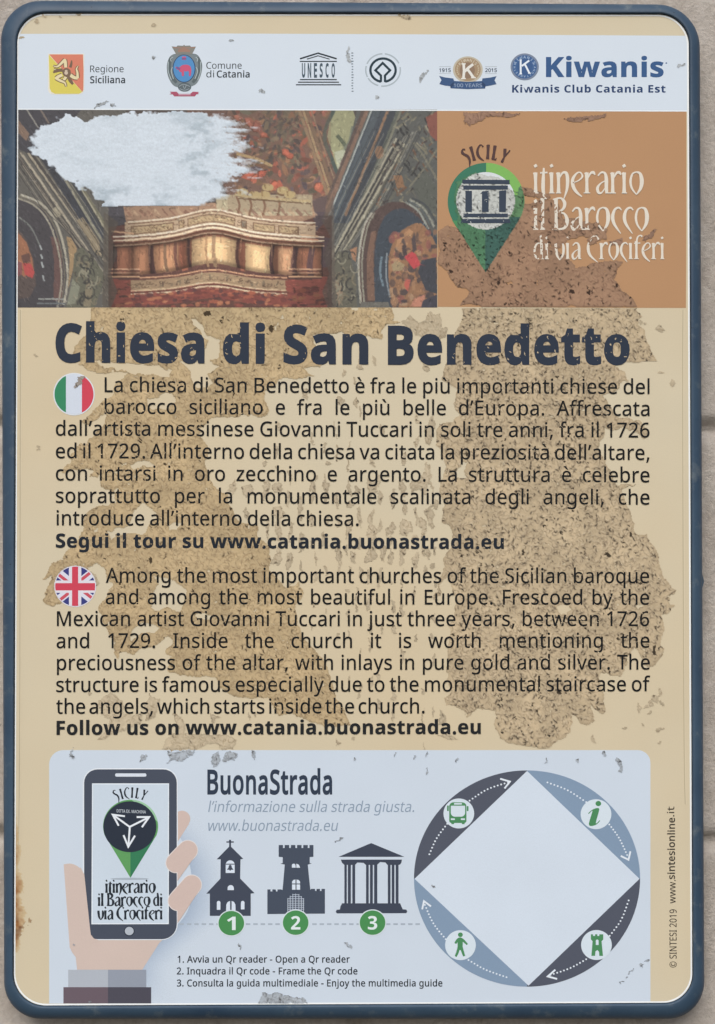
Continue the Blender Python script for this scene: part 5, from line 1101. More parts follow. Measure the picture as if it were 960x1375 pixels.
    for yb, cc, ww in ((300, (236, 220, 192), 1.8), (302.6, (112, 78, 60), 1.2), (304.2, (196, 170, 138), 1.4), (319, (240, 226, 200), 1.8), (321.6, (104, 70, 58), 1.2), (324.2, (240, 216, 182), 2), (327.6, (104, 66, 54), 1.6), (331, (214, 178, 144), 1.6)):
        bowed(yb, 152 if yb > 317 else 172, 436 if yb > 317 else 424, ww, cc)
    # panels and pilasters under the balcony
    for px0, px1, cc in ((180, 200, (150, 104, 76)), (206, 240, (164, 118, 86)), (258, 318, (190, 156, 114)), (330, 364, (198, 164, 120)), (374, 394, (176, 132, 98))):
        band(336, 372, px0, px1, cc); band(344, 366, px0 + (px1 - px0) * .3, px1 - (px1 - px0) * .22, np.minimum(np.array(cc) * 1.12, 230))
    for px, cc, ww in ((203, (84, 54, 52), 7), (246, (170, 102, 76), 8), (254, (86, 56, 52), 4), (320, (94, 58, 52), 4), (326, (166, 100, 76), 6), (367, (80, 52, 52), 5), (398, (88, 60, 60), 7), (278, (160, 124, 90), 3), (288, (140, 112, 84), 5), (236, (110, 72, 60), 4), (222, (120, 92, 70), 4), (420, (92, 66, 66), 8)):
        line([(px, 334 + ent(px, True)), (px - 1 + (px - 290) * -.02, 356 + ent(px, True)), (px + 2 - (px - 290) * .03, 372 + ent(px, True) * .7)], ww, cc)
    band(371, 377, 160, 420, (92, 60, 54), False)
    band(378, 391, 176, 384, (168, 140, 108), False)
    for k in range(64):
        px = R.uniform(178, 384); line([(px, 380 + ent(px, False) + R.uniform(0, 8)), (px + R.uniform(-3, 3), 384 + ent(px, False) + R.uniform(0, 6))], R.uniform(1, 2.4), np.array([(118, 104, 84), (190, 164, 126), (94, 74, 62)][k % 3]), 0, .8)
    for yb, cc, ww in ((375, (222, 168, 128), 1.8), (377.4, (106, 68, 58), 1.5), (392, (226, 196, 156), 2), (394.6, (98, 64, 54), 1.6), (397, (238, 214, 176), 2.4), (400, (112, 66, 56), 2)):
        bowed(yb, 176, 386, ww, cc, False)
    for yb, cc in ((362, (206, 158, 124)), (364.4, (96, 62, 56)), (367, (190, 142, 112)), (372, (206, 160, 122)), (374, (90, 60, 56))):
        line([(146, yb), (188, yb)], 1.7, cc, 0); line([(388, yb), (432, yb)], 1.7, cc, 0)
    line([(150, 311), (180, 314)], 2, (214, 170, 130), 0); line([(404, 316), (428, 318)], 2.2, (214, 176, 140), 0); line([(404, 321), (428, 323)], 2, (206, 150, 118), 0)
    for k in range(240):
        px, py = R.uniform(148, 440), R.uniform(386, 412); py = max(py, 399 + ent(px, False) if 176 < px < 386 else 378)
        poly(ell(px, py, R.uniform(1.5, 7), R.uniform(1, 3.4), 9), np.array([(150, 78, 66), (176, 96, 72), (108, 58, 54), (88, 58, 58), (140, 84, 70), (128, 66, 62), (196, 124, 88)][R.randint(7)]) * (0.72 if px < 170 or px > 395 else 1), .8)
    poly([(140, 285), (160, 300), (150, 318), (158, 340), (149, 366), (158, 392), (150, 413), (138, 413)], (92, 84, 74), .7)
    poly([(448, 262), (432, 296), (444, 318), (434, 344), (443, 368), (433, 392), (440, 413), (452, 413)], (94, 84, 76), .7)
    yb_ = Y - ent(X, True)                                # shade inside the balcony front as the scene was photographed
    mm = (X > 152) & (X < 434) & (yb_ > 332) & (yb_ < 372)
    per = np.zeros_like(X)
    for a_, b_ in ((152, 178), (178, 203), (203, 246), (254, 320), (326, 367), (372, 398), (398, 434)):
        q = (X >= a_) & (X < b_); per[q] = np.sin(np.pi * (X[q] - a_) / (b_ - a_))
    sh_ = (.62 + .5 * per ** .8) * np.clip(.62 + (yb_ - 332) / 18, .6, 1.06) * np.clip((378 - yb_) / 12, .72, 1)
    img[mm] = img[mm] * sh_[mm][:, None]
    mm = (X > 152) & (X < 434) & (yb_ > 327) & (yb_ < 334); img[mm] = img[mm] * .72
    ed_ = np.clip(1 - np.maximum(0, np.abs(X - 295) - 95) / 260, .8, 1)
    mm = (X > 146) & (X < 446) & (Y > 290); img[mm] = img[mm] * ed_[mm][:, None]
    for px in np.arange(160, 432, 13.7):
        yy_ = 331 + ent(px, True); line([(px, yy_), (px + R.uniform(-1, 1), yy_ + R.uniform(12, 34))], R.uniform(.6, 1.2), (84, 54, 46) if R.rand() < .6 else (206, 164, 122), 0, .55)
    for k in range(70):
        px = R.uniform(165, 425); yy_ = R.choice([309, 313, 383, 387]) ; yy_ = yy_ + ent(px, yy_ < 330)
        line(ell(px, yy_, 2.4, 1.8, 7, 0, R.uniform(150, 300)), .8, (92, 68, 52), 0, .8)
    # broken brush-like detail that follows the mouldings
    for k in range(7600):
        px, py = R.uniform(24, 586), R.uniform(148, 412)
        cc = img[int((py - y0) * ss), int((px - x0) * ss)].copy()
        if px < 146: a = math.atan2(1.45, 1) + R.normal(0, .25)
        elif px > 440: a = math.atan2(1.9, -1) + R.normal(0, .3) if R.rand() < .75 else R.uniform(0, 3.1)
        elif py > 292: a = (R.normal(0, .12) if (py < 334 or py > 364) else 1.57 + R.normal(0, .2)) - .0045 * (286 - px) * (1 if abs(px - 286) < 70 else 0)
        else: a = R.uniform(0, 3.14)
        l = R.uniform(1.5, 6); q = (px + l * math.cos(a), py + l * math.sin(a))
        line([(px, py), ((px + q[0]) / 2 + R.normal(0, .5), (py + q[1]) / 2 + R.normal(0, .5)), q], R.uniform(.5, 1.3), np.clip(cc * R.choice([.5, .7, .85, 1.15, 1.42]) + (4 if R.rand() < .5 else 0), 0, 240), 2, .5)
    img = img.reshape(h, ss, w, ss, 3).mean((1, 3))
    Y, X = np.mgrid[0:h, 0:w].astype(float); X += x0; Y += y0
    dx = (vnoise(h, w, 6, 21) - .5) * 1.5; dy = (vnoise(h, w, 6, 22) - .5) * 1.5
    yi = np.clip(np.rint(Y - y0 + dy), 0, h - 1).astype(int); xi = np.clip(np.rint(X - x0 + dx), 0, w - 1).astype(int)
    img = img * .5 + img[yi, xi] * .5
    # broad light of the printed scene
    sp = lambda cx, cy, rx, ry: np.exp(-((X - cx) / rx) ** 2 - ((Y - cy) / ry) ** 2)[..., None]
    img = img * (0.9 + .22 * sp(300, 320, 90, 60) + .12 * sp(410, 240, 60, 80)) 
    g = img.mean(2, keepdims=True); img = g + (img - g) * .98
    img = img * np.array((.92, .91, .9)) + np.array((17, 16, 16.0))
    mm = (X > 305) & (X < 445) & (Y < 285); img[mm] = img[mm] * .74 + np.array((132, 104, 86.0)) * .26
    global PHOTO
    PHOTO = img
    mask = np.ones((h, w), bool); mask[:, -1] = True
    z = np.full((h, w), 2.2 * LAYER)
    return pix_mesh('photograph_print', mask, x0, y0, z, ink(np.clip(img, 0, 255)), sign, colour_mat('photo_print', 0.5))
build_photo()

# ================================================================== worn, flaking film
H, Wd = RY1 - RY0, RX1 - RX0
GY, GX = np.mgrid[0:H, 0:Wd].astype(float); GX += RX0 + .5; GY += RY0 + .5
def edge_warp(seed, a=(6, 2.6, 1.0), s=(18, 7, 2.6)):
    wx = sum((vnoise(H, Wd, sc, seed + 10 * i) - .5) * am * 1.6 for i, (am, sc) in enumerate(zip(a, s)))
    wy = sum((vnoise(H, Wd, sc, seed + 5 + 10 * i) - .5) * am * 1.6 for i, (am, sc) in enumerate(zip(a, s)))
    return GX + wx, GY + wy
WX, WY = edge_warp(100)
LEFT = [(119, 405), (119, 432), (116, 447), (100, 472), (112, 480), (108, 488), (122, 492), (145, 500), (170, 503), (160, 515), (150, 533), (133, 545), (120, 556), (107, 563), (118, 566), (140, 556), (142, 566), (126, 580), (120, 588), (100, 602), (88, 620), (86, 630), (118, 628), (127, 630), (122, 642), (137, 634), (137, 650), (158, 657), (150, 675), (128, 678), (117, 690), (112, 708), (106, 725), (94, 739), (77, 754), (61, 764), (57, 777), (68, 772), (64, 785), (56, 802), (70, 812), (84, 806), (120, 800), (130, 782), (128, 768), (116, 758), (130, 752), (143, 764), (142, 776), (148, 786), (140, 800), (132, 820), (140, 830), (146, 850), (158, 858), (157, 884), (166, 872), (180, 880), (203, 869), (222, 857), (232, 866), (220, 882), (232, 884), (225, 904), (255, 912), (284, 912), (307, 930), (320, 937), (360, 936), (372, 955), (385, 962), (410, 960), (425, 967), (440, 974), (472, 972), (460, 955), (450, 937), (446, 912), (440, 900), (430, 882), (418, 870), (407, 850), (400, 825), (395, 812), (405, 796), (400, 786), (385, 786), (374, 770), (362, 766), (364, 750), (358, 734), (344, 722), (344, 706), (314, 698), (312, 685), (306, 664), (290, 656), (280, 640), (275, 617), (278, 600), (268, 575), (285, 562), (330, 556), (352, 558), (360, 550), (357, 536), (356, 525), (372, 510), (384, 506), (405, 508), (422, 502), (407, 494), (430, 490), (424, 470), (418, 452), (435, 447), (460, 450), (495, 452), (510, 458), (520, 438), (537, 432), (558, 450), (575, 455), (597, 450), (601, 437), (588, 436), (590, 424), (580, 425), (576, 417), (572, 426), (565, 434), (552, 427), (545, 434), (524, 428), (526, 405)]
LEFT_HOLES = [[(257, 430), (268, 434), (282, 452), (298, 460), (292, 478), (278, 480), (292, 495), (277, 500), (283, 512), (268, 524), (254, 500), (240, 488), (262, 485), (275, 455), (262, 443)],
              [(128, 484), (150, 486), (160, 490), (200, 492), (228, 494), (222, 508), (210, 504), (180, 505), (160, 500)], [(196, 536), (228, 530), (240, 540), (230, 552), (200, 548)],
              [(207, 770), (232, 778), (250, 790), (252, 806), (236, 820), (205, 812), (205, 800), (214, 786)], [(176, 846), (200, 838), (216, 844), (200, 852), (178, 858)], [(225, 708), (244, 702), (240, 712), (226, 716)],
              [(178, 684), (196, 680), (208, 690), (196, 712), (160, 714), (150, 726), (148, 712), (170, 702)], [(258, 826), (276, 820), (290, 828), (262, 832)], [(176, 622), (200, 618), (204, 626), (180, 628)]]
RIGHT = [(620, 405), (852, 405), (852, 417), (864, 429), (857, 437), (875, 462), (883, 484), (852, 482), (822, 490), (842, 503), (847, 511), (835, 517), (816, 526), (810, 531), (826, 545), (832, 562), (858, 564), (870, 578), (862, 586), (847, 577), (812, 573), (805, 597), (812, 612), (820, 625), (818, 636), (830, 650), (852, 652), (836, 657), (843, 685), (850, 702), (855, 717), (865, 719), (880, 737), (887, 760), (897, 777), (908, 794), (900, 806), (908, 817), (890, 822), (892, 845), (891, 858), (895, 875), (886, 890), (875, 895), (860, 884), (850, 870), (845, 882), (848, 897), (835, 908), (808, 905), (806, 912), (812, 932), (816, 953), (808, 956), (795, 945), (795, 965), (787, 975), (775, 965), (764, 961), (768, 980), (752, 995), (741, 1004), (695, 1005), (676, 990), (662, 975), (668, 958), (642, 954), (630, 960), (598, 948), (594, 935), (601, 930), (600, 900), (604, 875), (606, 850), (610, 817), (606, 787), (599, 770), (590, 782), (592, 800), (586, 808), (588, 775), (600, 750), (604, 725), (601, 705), (590, 701), (595, 685), (591, 657), (597, 632), (592, 605), (585, 595), (586, 570), (607, 567), (617, 555), (612, 540), (615, 522), (596, 507), (596, 488), (605, 472), (609, 452), (615, 437), (621, 424)]
RIGHT_HOLES = [[(748, 812), (764, 806), (772, 814), (764, 822), (752, 822)], [(852, 812), (864, 816), (860, 820)], [(616, 628), (628, 622), (626, 644), (614, 642)]]
BROWN = [(588, 313), (602, 298), (616, 302), (613, 250), (640, 228), (668, 238), (692, 262), (702, 250), (740, 262), (736, 268), (704, 264), (704, 276), (722, 268), (747, 270), (756, 294), (781, 299), (800, 304), (818, 305), (814, 319), (800, 322), (787, 315), (770, 318), (756, 325), (744, 337), (757, 344), (766, 352), (776, 358), (806, 354), (840, 355), (826, 376), (837, 388), (854, 413.5), (621, 413.5), (630, 394), (612, 387), (605, 362), (589, 352)]
BROWN_BITS = [[(788, 322), (798, 316), (806, 322), (790, 330)], [(818, 324), (836, 320), (838, 328), (822, 330)], [(862, 322), (878, 306), (882, 308), (868, 324)], [(740, 336), (752, 340), (768, 350), (764, 358), (748, 352)],
              [(622, 150), (640, 151), (664, 150), (684, 152), (700, 153), (682, 159), (664, 155), (646, 160), (630, 171), (624, 164)], [(758, 160), (790, 156), (814, 152), (812, 158), (786, 161), (764, 164)], [(690, 257), (740, 262), (738, 266), (700, 262)]]
def pm(polys, X=WX, Y=WY):
    m = np.zeros(GX.shape, bool)
    for p in polys: m |= inside(p, X, Y)
    return m
R = np.random.RandomState(5)
def blob(cx, cy, w, h, tilt=0.0, n=9, rough=.35):
    t = np.linspace(0, 2 * np.pi, n, endpoint=False); r = 1 + (R.rand(n) - .5) * 2 * rough
    x = np.cos(t) * w / 2 * r; y = np.sin(t) * h / 2 * r
    return np.stack([cx + x * math.cos(tilt) - y * math.sin(tilt), cy + x * math.sin(tilt) + y * math.cos(tilt)], 1)
# runs of small vertical flakes where rain has lifted the film
runs = []
for cx in (356, 373, 390, 405, 421, 437, 453, 468, 482, 497, 511, 526, 541, 556, 571, 583):
    y = R.uniform(520, 610)
    while y < 960:
        dens = 1.0 if 640 < y < 775 else (.55 if 600 < y < 860 else .3)
        l = R.uniform(8, 26) * (1.15 if 640 < y < 770 else .8); wdt = R.uniform(3.0, 8.5) * (1.25 if 645 < y < 730 else .7)
        lim = np.interp(y, [560, 640, 700, 760, 850, 960], [285, 300, 330, 372, 418, 470])
        if R.rand() < dens and cx > lim: runs.append(blob(cx + R.uniform(-3, 3), y + l / 2, wdt, l, R.uniform(-.15, .15), 9, .4))
        y += l + R.uniform(4, 22)
for cx, cy, w_, h_ in ((334, 658, 18, 16), (357, 656, 14, 20), (374, 655, 16, 14), (420, 655, 9, 18), (437, 652, 8, 14), (500, 655, 16, 20), (540, 655, 12, 22), (562, 652, 20, 14), (572, 645, 10, 20), (312, 655, 9, 18), (330, 690, 8, 16), (374, 690, 14, 12), (500, 716, 14, 20), (522, 712, 12, 16), (546, 708, 16, 22), (568, 704, 12, 20), (372, 748, 12, 26), (388, 752, 8, 22), (474, 748, 9, 18), (457, 746, 7, 22), (578, 690, 10, 24), (496, 745, 8, 22), (524, 752, 6, 18), (540, 748, 7, 24), (558, 750, 6, 20), (575, 745, 6, 14), (462, 500, 4, 8), (476, 512, 4, 9), (502, 484, 6, 14), (572, 493, 9, 12), (484, 490, 8, 16), (458, 538, 10, 12), (478, 540, 6, 12), (410, 530, 10, 12), (560, 560, 5, 20), (577, 575, 12, 40), (559, 592, 6, 14), (575, 640, 10, 30)):
    runs.append(blob(cx, cy, w_, h_, R.uniform(-.2, .2), 10, .35))
small = [[(132, 940), (147, 931), (157, 932), (165, 942), (166, 960), (192, 958), (191, 970), (166, 980), (150, 986), (137, 994), (131, 994), (140, 982), (147, 967), (134, 957)], [(200, 932), (214, 937), (211, 960), (197, 967), (195, 950)],
         [(232, 957), (247, 965), (247, 985), (277, 987), (304, 986), (318, 995), (312, 1006.5), (296, 1006.5), (291, 997), (276, 1000), (264, 1006.5), (217, 1006), (225, 990), (238, 985)], [(282, 958), (296, 962), (284, 972)],
         [(590, 952), (597, 962), (599, 972), (590, 974)], [(584, 986), (606, 985), (614, 994), (600, 992)], [(568, 994), (572, 1006), (569, 1006)], [(452, 991), (458, 997), (452, 1003)], [(118, 932), (124, 929), (121, 936)]]
for cx, cy, w_, h_ in ((857, 951, 5, 11), (866, 950, 5, 5), (873, 944, 8, 10), (880, 938, 12, 9), (888, 944, 7, 8), (872, 957, 4, 5), (885, 930, 4, 14), (839, 977, 8, 4), (862, 974, 3, 6), (885, 979, 11, 4), (886, 997, 4, 5), (797, 992, 5, 11), (885, 441, 10, 8), (887, 500, 8, 3), (902, 514, 8, 10), (865, 434, 4, 4), (860, 434, 6, 6), (50, 602, 6, 4), (46, 478, 5, 3), (475, 990, 5, 5), (334, 962, 3, 10), (344, 960, 3, 5), (207, 33, 6, 5), (545, 22, 18, 6), (48, 28, 10, 5), (105, 20, 6, 3), (28, 51, 7, 4), (60, 21, 5, 3), (80, 22, 4, 3)):
    small.append(blob(cx, cy, w_, h_, R.uniform(-.5, .5), 9, .35))
on_card = [[(225, 1008), (262, 1008), (258, 1014), (246, 1021), (232, 1020), (222, 1028), (228, 1018)], [(286, 1012), (293, 1009), (296, 1022), (288, 1031), (284, 1024)], [(302, 1010), (319, 1010), (318, 1018), (310, 1022), (298, 1021)],
           [(348, 1347), (352, 1333), (362, 1335), (372, 1332), (384, 1336), (396, 1338), (408, 1339), (414, 1347)]]
for cx, cy, w_, h_, t in ((96, 1010, 3, 15, .4), (97, 1014, 9, 5, 0), (192, 1017, 6, 13, .7), (340, 1013, 4, 12, .1), (475, 1018, 3, 6, 0), (532, 1013, 2, 6, .2), (558, 1017, 3, 6, .3), (573, 1013, 4, 6, 0), (613, 1020, 4, 4, 0), (573, 1036, 3, 12, .2), (812, 1012, 4, 12, -.4), (831, 1025, 8, 16, -.3), (834, 1030, 5, 14, .2), (732, 1021, 2, 7, .4), (775, 1020, 5, 6, 0), (464, 1266, 8, 5, .3), (470, 1270, 6, 4, .6), (322, 1270, 3, 9, -.3), (834, 1318, 7, 2.4, -.5), (846, 1305, 9, 2.4, -.6), (862, 1296, 3, 3, 0), (868, 1290, 7, 2.4, -.6), (842, 1312, 3, 2, 0), (456, 1126, 9, 2.6, -.4), (451, 1128, 4, 2.4, -.6), (582, 1192, 5, 4, 0), (98, 1268, 3, 3, 0), (120, 1344, 7, 4, -.5)):
    on_card.append(blob(cx, cy, w_, h_, t, 8, .3))
header_bits = []
for cx, cy, w_, h_, t in ((467, 68, 4, 9, .1), (469, 78, 6, 12, -.3), (207, 78, 4, 4, 0), (352, 122, 5, 4, 0), (506, 131, 6, 4, 0), (565, 103, 5, 12, .6), (572, 97, 8, 3, -.5), (311, 56, 4, 3, 0), (915, 87, 10, 3, -.2), (138, 140, 18, 4, -.2), (152, 142, 9, 3, .2), (128, 144, 5, 3, 0)):
    header_bits.append(blob(cx, cy, w_, h_, t, 9, .4))
white_bits = [[(104, 508), (112, 504), (117, 506), (110, 511), (106, 518), (101, 523), (100, 519), (105, 513)]]

n1 = vnoise(H, Wd, 5.5, 61); n2 = vnoise(H, Wd, 2.2, 63); n3 = vnoise(H, Wd, 26, 65); n4 = vnoise(H, Wd, 3.2, 67, 3.2)
hole_n = vnoise(H, Wd, 9, 71) * .6 + vnoise(H, Wd, 3, 73) * .4
NOISE = (n1, n2, n3, n4)
def flakes(density_mask, n, seed, lmin, lmax, width=1):
    """curled splinters of film: returns strength rasters for the gaps and painted shade under the curls and for the pale lifted edges"""
    r = np.random.RandomState(seed)
    H, Wd = density_mask.shape
    dk = np.zeros((H, Wd)); lt = np.zeros((H, Wd))
    ys, xs = np.nonzero(density_mask)
    if not len(ys): return dk, lt
    pick = r.randint(0, len(ys), n)
    cx = xs[pick] + r.rand(n); cy = ys[pick] + r.rand(n)
    L_ = r.uniform(lmin, lmax, n) * (r.rand(n) ** .6 + .35); th = r.uniform(0, 2 * np.pi, n); cv = r.normal(0, .3, n)
    st = r.uniform(.35, 1, n)
    K = 16
    for k in range(K):
        t = (k / (K - 1) - .5) * L_
        a = th + cv * t * .5
        px = cx + t * np.cos(a); py = cy + t * np.sin(a)
        f = (1 - abs(k / (K - 1) - .5) * 1.5) * st
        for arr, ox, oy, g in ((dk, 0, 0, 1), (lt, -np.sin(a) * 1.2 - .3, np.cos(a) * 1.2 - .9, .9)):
            qx = px + ox; qy = py + oy
            xi = np.floor(qx).astype(int); yi = np.floor(qy).astype(int); fx = qx - xi; fy = qy - yi
            for dx, dy, wgt in ((0, 0, (1 - fx) * (1 - fy)), (1, 0, fx * (1 - fy)), (0, 1, (1 - fx) * fy), (1, 1, fx * fy)):
                X_ = np.clip(xi + dx, 0, Wd - 1); Y_ = np.clip(yi + dy, 0, H - 1)
                np.maximum.at(arr, (Y_, X_), f * wgt * g * 1.35)
    return np.clip(dk, 0, 1), np.clip(lt, 0, 1)
def worn(name, mask, base, dark, light, seed, dens, big=0.0, subs=None, poke=1.0, z0=3.0, parent=None, nicks=None):
    """one worn area: base colour, splinters, relief"""
    parent = parent or sign
    yy, xx = np.nonzero(mask); y0, y1, x0, x1 = max(yy.min() - 3, 0), yy.max() + 4, max(xx.min() - 3, 0), xx.max() + 4
    cut = lambda q: q[y0:y1, x0:x1]
    n1, n2, n3, n4 = (cut(q) for q in NOISE)
    mask = cut(mask); nicks = None if nicks is None else cut(nicks); subs = None if subs is None else [(cut(q), cc) for q, cc in subs]
    H, Wd = mask.shape
    area = mask.sum()
    nk_ = np.zeros((H, Wd)) if nicks is None else nicks * 1.0
    dk, lt = flakes(mask, int(area * dens), seed, 3.5, 8.5)
    d2, l2 = flakes(mask, max(1, int(area * big)), seed + 2, 3.0, 6.4)
    k = np.pad(d2, 1); d2 = np.clip(np.maximum(d2 * 1.5, .5 * np.maximum(k[:-2, 1:-1], k[1:-1, 2:])), 0, 1)
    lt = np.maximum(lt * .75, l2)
    C0 = np.empty((H, Wd, 3)); C0[:] = base
    if subs is not None:
        for m_, cc in subs: C0[m_] = cc
    k = np.pad(mask, 2); rim = mask & ~(k[:-4, 2:-2] & k[4:, 2:-2] & k[2:-2, :-4] & k[2:-2, 4:])
    p2, q2 = flakes(mask, max(1, int(area * .0075)), seed + 4, 3, 8)
    tone = (n1 - .5) * .07 + (n2 - .5) * .06 + (n3 - .5) * .12
    C0 = C0 * (1 + tone[..., None])
    D = np.empty((H, Wd, 3)); D[:] = dark
    if subs is not None:
        for m_, cc in subs: D[m_] = np.array(cc) * .48
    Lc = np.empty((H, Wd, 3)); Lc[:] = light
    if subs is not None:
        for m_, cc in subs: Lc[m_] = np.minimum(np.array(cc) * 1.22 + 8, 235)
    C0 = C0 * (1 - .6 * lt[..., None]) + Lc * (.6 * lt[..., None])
    C0 = C0 * (1 - .74 * dk[..., None]) + D * (.74 * dk[..., None])  # dark strokes and ticks: gaps plus shade under curled film, painted into the colour
    C0 = C0 * (1 - .93 * d2[..., None]) + (D * .5) * (.93 * d2[..., None])
    C0 = np.where(rim[..., None], C0 * .95, C0)
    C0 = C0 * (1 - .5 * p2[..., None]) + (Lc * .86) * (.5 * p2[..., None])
    C0 = C0 * (1 - .9 * nk_[..., None]) + (D * .5) * (.9 * nk_[..., None])
    hgt = z0 * LAYER + 0.00016 + n1 * .00005 + lt * .00016 - dk * .0001 + np.clip(n4 - .62, 0, 1) * .0003 * poke - d2 * .00012 - nk_ * .0001 + np.where(p2 > .45, .00036, 0) * poke
    hgt = np.maximum(hgt, z0 * LAYER)
    return pix_mesh(name, mask, RX0 + x0, RY0 + y0, hgt, ink(np.clip(C0, 0, 255)), parent, colour_mat('flaking_film', 0.75), jit=.5, seed=seed)
mL = pm([LEFT]) & ~pm(LEFT_HOLES) & (GY > 412.5) & ~(hole_n > .86)
mR = pm([RIGHT]) & ~pm(RIGHT_HOLES) & (GY > 414) & ~(hole_n > .87)
flagm = inside(ell(99.4, 529.3, 27.8, 28.6), GX, GY) | inside(ell(101, 787.2, 28.2, 27.8), GX, GY)
mL &= ~flagm
def pieces(mask):
    """connected islands of a mask, largest first, as lists of (row, column)"""
    seen = ~mask; out = []
    for y, x in zip(*np.nonzero(mask)):
        if seen[y, x]: continue
        st = [(y, x)]; seen[y, x] = True; got = []
        while st:
            p = st.pop(); got.append(p)
            for q in ((p[0] + 1, p[1]), (p[0] - 1, p[1]), (p[0], p[1] + 1), (p[0], p[1] - 1)):
                if 0 <= q[0] < H and 0 <= q[1] < Wd and not seen[q]: seen[q] = True; st.append(q)
        out.append(got)
    return sorted(out, key=len, reverse=True)
def as_mask(lists):
    m = np.zeros((H, Wd), bool)
    for l in lists:
        a = np.array(l); m[a[:, 0], a[:, 1]] = True
    return m
pL, pR = pieces(mL), pieces(mR)
mL, mR = as_mask(pL[:1]), as_mask(pR[:1])
WX2, WY2 = edge_warp(140, (2, 1.6, 1.2), (9, 4, 2))
nk = [blob(R.uniform(598, 900), R.uniform(416, 1000), R.uniform(1.8, 3), R.uniform(2.4, 4.4), R.uniform(0, 3), 7, .4) for k in range(300)] + \
     [blob(R.uniform(90, 440), R.uniform(416, 960), R.uniform(2, 3.4), R.uniform(2, 4.2), R.uniform(0, 3), 7, .4) for k in range(170)] + \
     [blob(817, 745, 9, 6, -.5), blob(880, 874, 5, 12, .1), blob(203, 753, 5, 9, .3), blob(366, 442, 6, 10, 0), blob(278, 422, 8, 10, .5), blob(702, 742, 4, 8, .3), blob(750, 930, 8, 5, .4)]
NK = pm(nk, WX2, WY2)
kw = dict(nicks=NK)
worn('peeled_film', mL, (188, 164, 126), (112, 90, 64), (205, 188, 156), 201, .06, .0022, **kw)['label'] = 'flaking tan area over the first half of the text lines'
worn('peeled_film', mR, (191, 170, 138), (100, 84, 66), (211, 197, 172), 211, .048, .0125, **kw)['label'] = 'flaking greyish tan area over the ends of the text lines'
mS = (pm(runs, WX2, WY2) | pm(small, WX2, WY2) | as_mask(pL[1:] + pR[1:])) & ~mL & ~mR & ~flagm
mB = (pm([BROWN]) | pm(BROWN_BITS, WX2, WY2)) & (GY < 412.5) & (GX > 588) & (GY > 150) & ~(hole_n > .88)
pB = pieces(mB)
pinm = inside(np.concatenate([ell(652.7, 270.5, 51.6, 51.8, 60, 150, 390), [(652.4, 366.5)]]), GX, GY)
disc = inside(ell(652.4, 270, 39.4, 38.8), GX, GY)
pl = pinm & (GX < 652.5) & ~disc; pr = pinm & (GX >= 652.5) & ~disc
prt = pr & (GY < 292)
NB = pm([blob(R.uniform(594, 850), R.uniform(300, 410), R.uniform(1.8, 3.2), R.uniform(2, 4.6), R.uniform(0, 3), 7, .4) for k in range(60)] + [blob(768, 391, 7, 6, 0), blob(668, 380, 5, 7, .3), blob(606, 365, 7, 5, .2)], WX2, WY2)
KB = dict(subs=[(pl, (82, 124, 92)), (pr, (64, 98, 88)), (prt, (98, 136, 96)), (disc, (196, 197, 190))], nicks=NB, z0=5.8, parent=brown)
worn('peeled_film', as_mask(pB[:1]), (157, 124, 99), (100, 72, 60), (180, 146, 118), 231, .026, .011, **KB)['label'] = 'flaking brown area over the itinerary block and its pin'
def flakes_of(mask, base, dark, light, seed, dens, big, most=95, **kw):
    ps = pieces(mask)
    for k, l in enumerate(ps[:most]):
        worn('film_flake', as_mask([l]), base, dark, light, seed + 3 * k, dens, big, **kw)
    if len(ps) > most:
        o = worn('flake_residue', as_mask(ps[most:]), base, dark, light, seed + 1, dens, big, **kw); o['kind'] = 'stuff'
flakes_of(mS, (190, 173, 145), (132, 113, 88), (208, 194, 168), 221, .045, .002, 84)
flakes_of(as_mask(pB[1:]), (152, 120, 100), (84, 62, 52), (180, 146, 120), 421, .04, .004, 12, z0=5.8, parent=brown)
flakes_of(pm(on_card, WX2, WY2) & (GY < 1347.5), (172, 178, 184), (96, 94, 94), (202, 206, 210), 521, .08, .006, 40, z0=7, parent=card)
flakes_of(pm(header_bits, WX2, WY2), (176, 180, 182), (112, 112, 110), (206, 210, 212), 621, .06, .004, 14, z0=4, parent=header)
flakes_of(pm(white_bits, WX2, WY2), (158, 148, 138), (104, 92, 84), (192, 186, 178), 721, .06, 0, 4, z0=7)

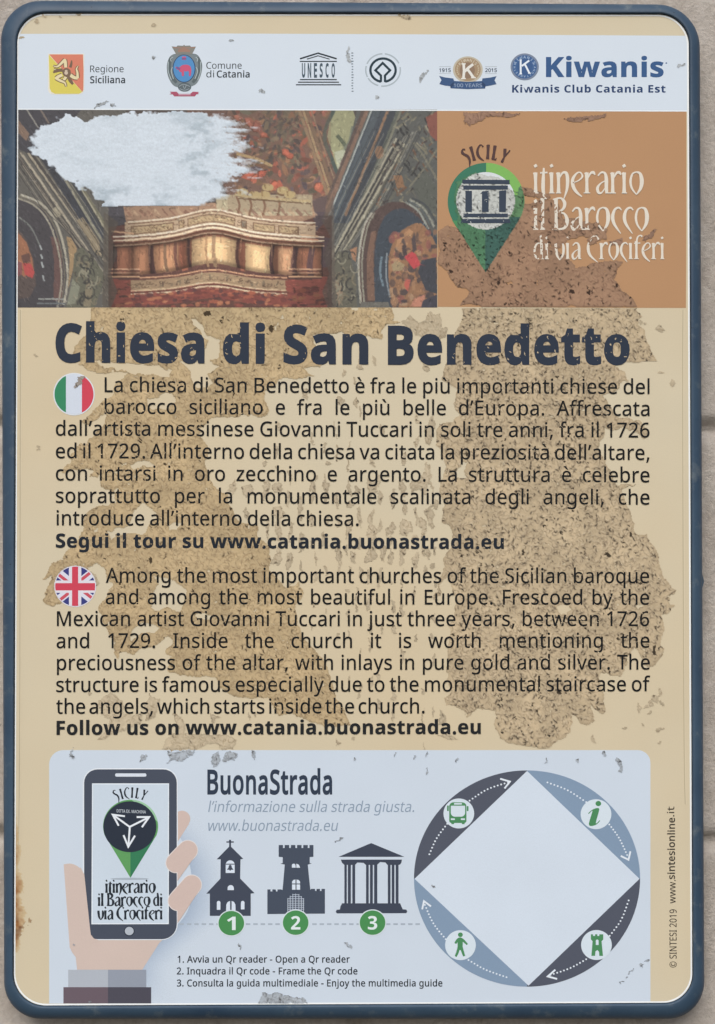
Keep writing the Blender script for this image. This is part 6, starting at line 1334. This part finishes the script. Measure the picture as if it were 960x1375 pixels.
# ---- white paint smeared over the photograph
def smear():
    x0, y0, w, h = 34, 147, 320, 134
    Y, X = np.mgrid[0:h, 0:w].astype(float); X += x0 + .5; Y += y0 + .5
    pts = [(41, 187), (48, 176), (60, 169), (78, 162), (92, 156), (112, 161), (140, 157), (170, 152), (230, 150), (270, 153), (298, 155), (314, 163), (322, 174), (324, 185), (340, 196), (330, 202), (306, 206), (326, 214), (334, 226), (330, 240), (310, 243), (298, 246), (312, 256), (300, 263), (285, 271), (268, 277), (136, 277.6), (141, 271), (128, 268), (122, 258), (112, 253), (100, 245), (85, 243), (70, 227), (58, 214), (50, 212), (42, 199)]
    rgt_ = np.clip((X - 235) / 100, 0, 1); low = np.clip((Y - 258) / 14, 0, 1) * (X < 285)
    wx = (vnoise(h, w, 14, 301, 4) - .5) * (9 + 22 * rgt_) * (1 - low * .7) + (vnoise(h, w, 4, 303, 3) - .5) * 5
    wy = (vnoise(h, w, 8, 305) - .5) * 9 * (1 - low) + (vnoise(h, w, 3, 307) - .5) * 4 * (1 - low)
    cov = np.zeros((h, w)); n_ = 0                       # how thickly the paint covers, from several brush passes
    for grow in np.linspace(-1, 1, 9):
        cx_, cy_ = 175, 214
        sx_ = 1 + grow * np.where(X > 175, .06 + .13 * rgt_, .03) ; sy_ = 1 + grow * .035 * (1 - low)
        cov += inside(pts, cx_ + (X + wx - cx_) * sx_, cy_ + (Y + wy - cy_) * sy_)
        n_ += 1
    cov = cov / n_
    streak = vnoise(h, w, 18, 311, 3.4) * .45 + vnoise(h, w, 7, 313, 3) * .3 + vnoise(h, w, 2.4, 315, 1.8) * .25
    cov = np.clip(cov * 1.35 - (streak - .3) * (1.0 + .5 * rgt_) * (1.25 - cov), 0, 1)
    cov = np.clip(cov - np.clip(streak - .58, 0, 1) * 2.2 * rgt_, 0, 1)
    m = (cov > .14) & (Y < 277.6) & (Y > 149.2)
    wsp = vnoise(h, w, 26, 315, 12) * .5 + vnoise(h, w, 9, 317, 5) * .3 + vnoise(h, w, 3.4, 319, 2.4) * .2
    patch = vnoise(h, w, 46, 321, 30)
    f = np.clip((wsp - .47) * 3.6, 0, 1) * np.clip((patch - .3) * 2.4, 0, 1)
    C = np.empty((h, w, 3)); C[:] = (207, 215, 222)
    C = C * (1 - f[..., None] * .8) + np.array((158, 169, 176)) * f[..., None] * .85
    C = C * (1 + ((vnoise(h, w, 2, 325) - .5) * .05)[..., None])
    under = np.empty((h, w, 3)); under[:] = PHOTO[0:h, x0 - 23:x0 - 23 + w]
    a_ = np.clip(cov * 1.25 - .1, 0, 1)[..., None]
    C = under * (1 - a_) + C * a_
    cov3 = cov
    z = 2.6 * LAYER + cov3 * (.00008 + wsp * .0003 + vnoise(h, w, 5, 327, 2) * .00008)
    o = pix_mesh('paint_smear', m, x0, y0, z, ink(C), sign, colour_mat('white_paint', 0.6), jit=.4, seed=9)
    o['label'] = 'rough white paint smear over the printed photograph'
smear()

# ---- rust creeping in from the left edge
def rust():
    x0, y0, w, h = 19, 1095, 24, 184
    Y, X = np.mgrid[0:h, 0:w].astype(float); X += x0 + .5; Y += y0 + .5
    wid = np.interp(Y, [1095, 1120, 1150, 1180, 1215, 1235, 1250, 1262, 1279], [2.5, 5, 8, 9.5, 11, 16, 12, 8, 4])
    d = (X - 20) / wid + (vnoise(h, w, 7, 331, 9) - .5) * .9 + (vnoise(h, w, 2.5, 333) - .5) * .5
    m = d < 1
    k = np.clip(1 - d, 0, 1) ** .8 * np.interp(Y, [1095, 1150, 1200, 1240, 1262, 1279], [.3, .5, .7, 1, .9, .2]) * (.55 + .9 * vnoise(h, w, 4, 335, 6))
    k = np.clip(k, 0, 1)
    dkm = np.clip((vnoise(h, w, 4, 337, 5) - .5) * 4, 0, 1) * np.clip(1 - np.abs(Y - 1246) / 22, 0, 1)
    C = np.array((204, 184, 148.0)) * (1 - k[..., None]) + np.array((146, 96, 56.0)) * k[..., None]
    C = C * (1 - dkm[..., None] * .6) + np.array((92, 58, 40.0)) * dkm[..., None] * .6
    pix_mesh('rust_stain', m, x0, y0, np.full((h, w), 2.6 * LAYER), ink(C), sign, colour_mat('rust', 0.85))
rust()
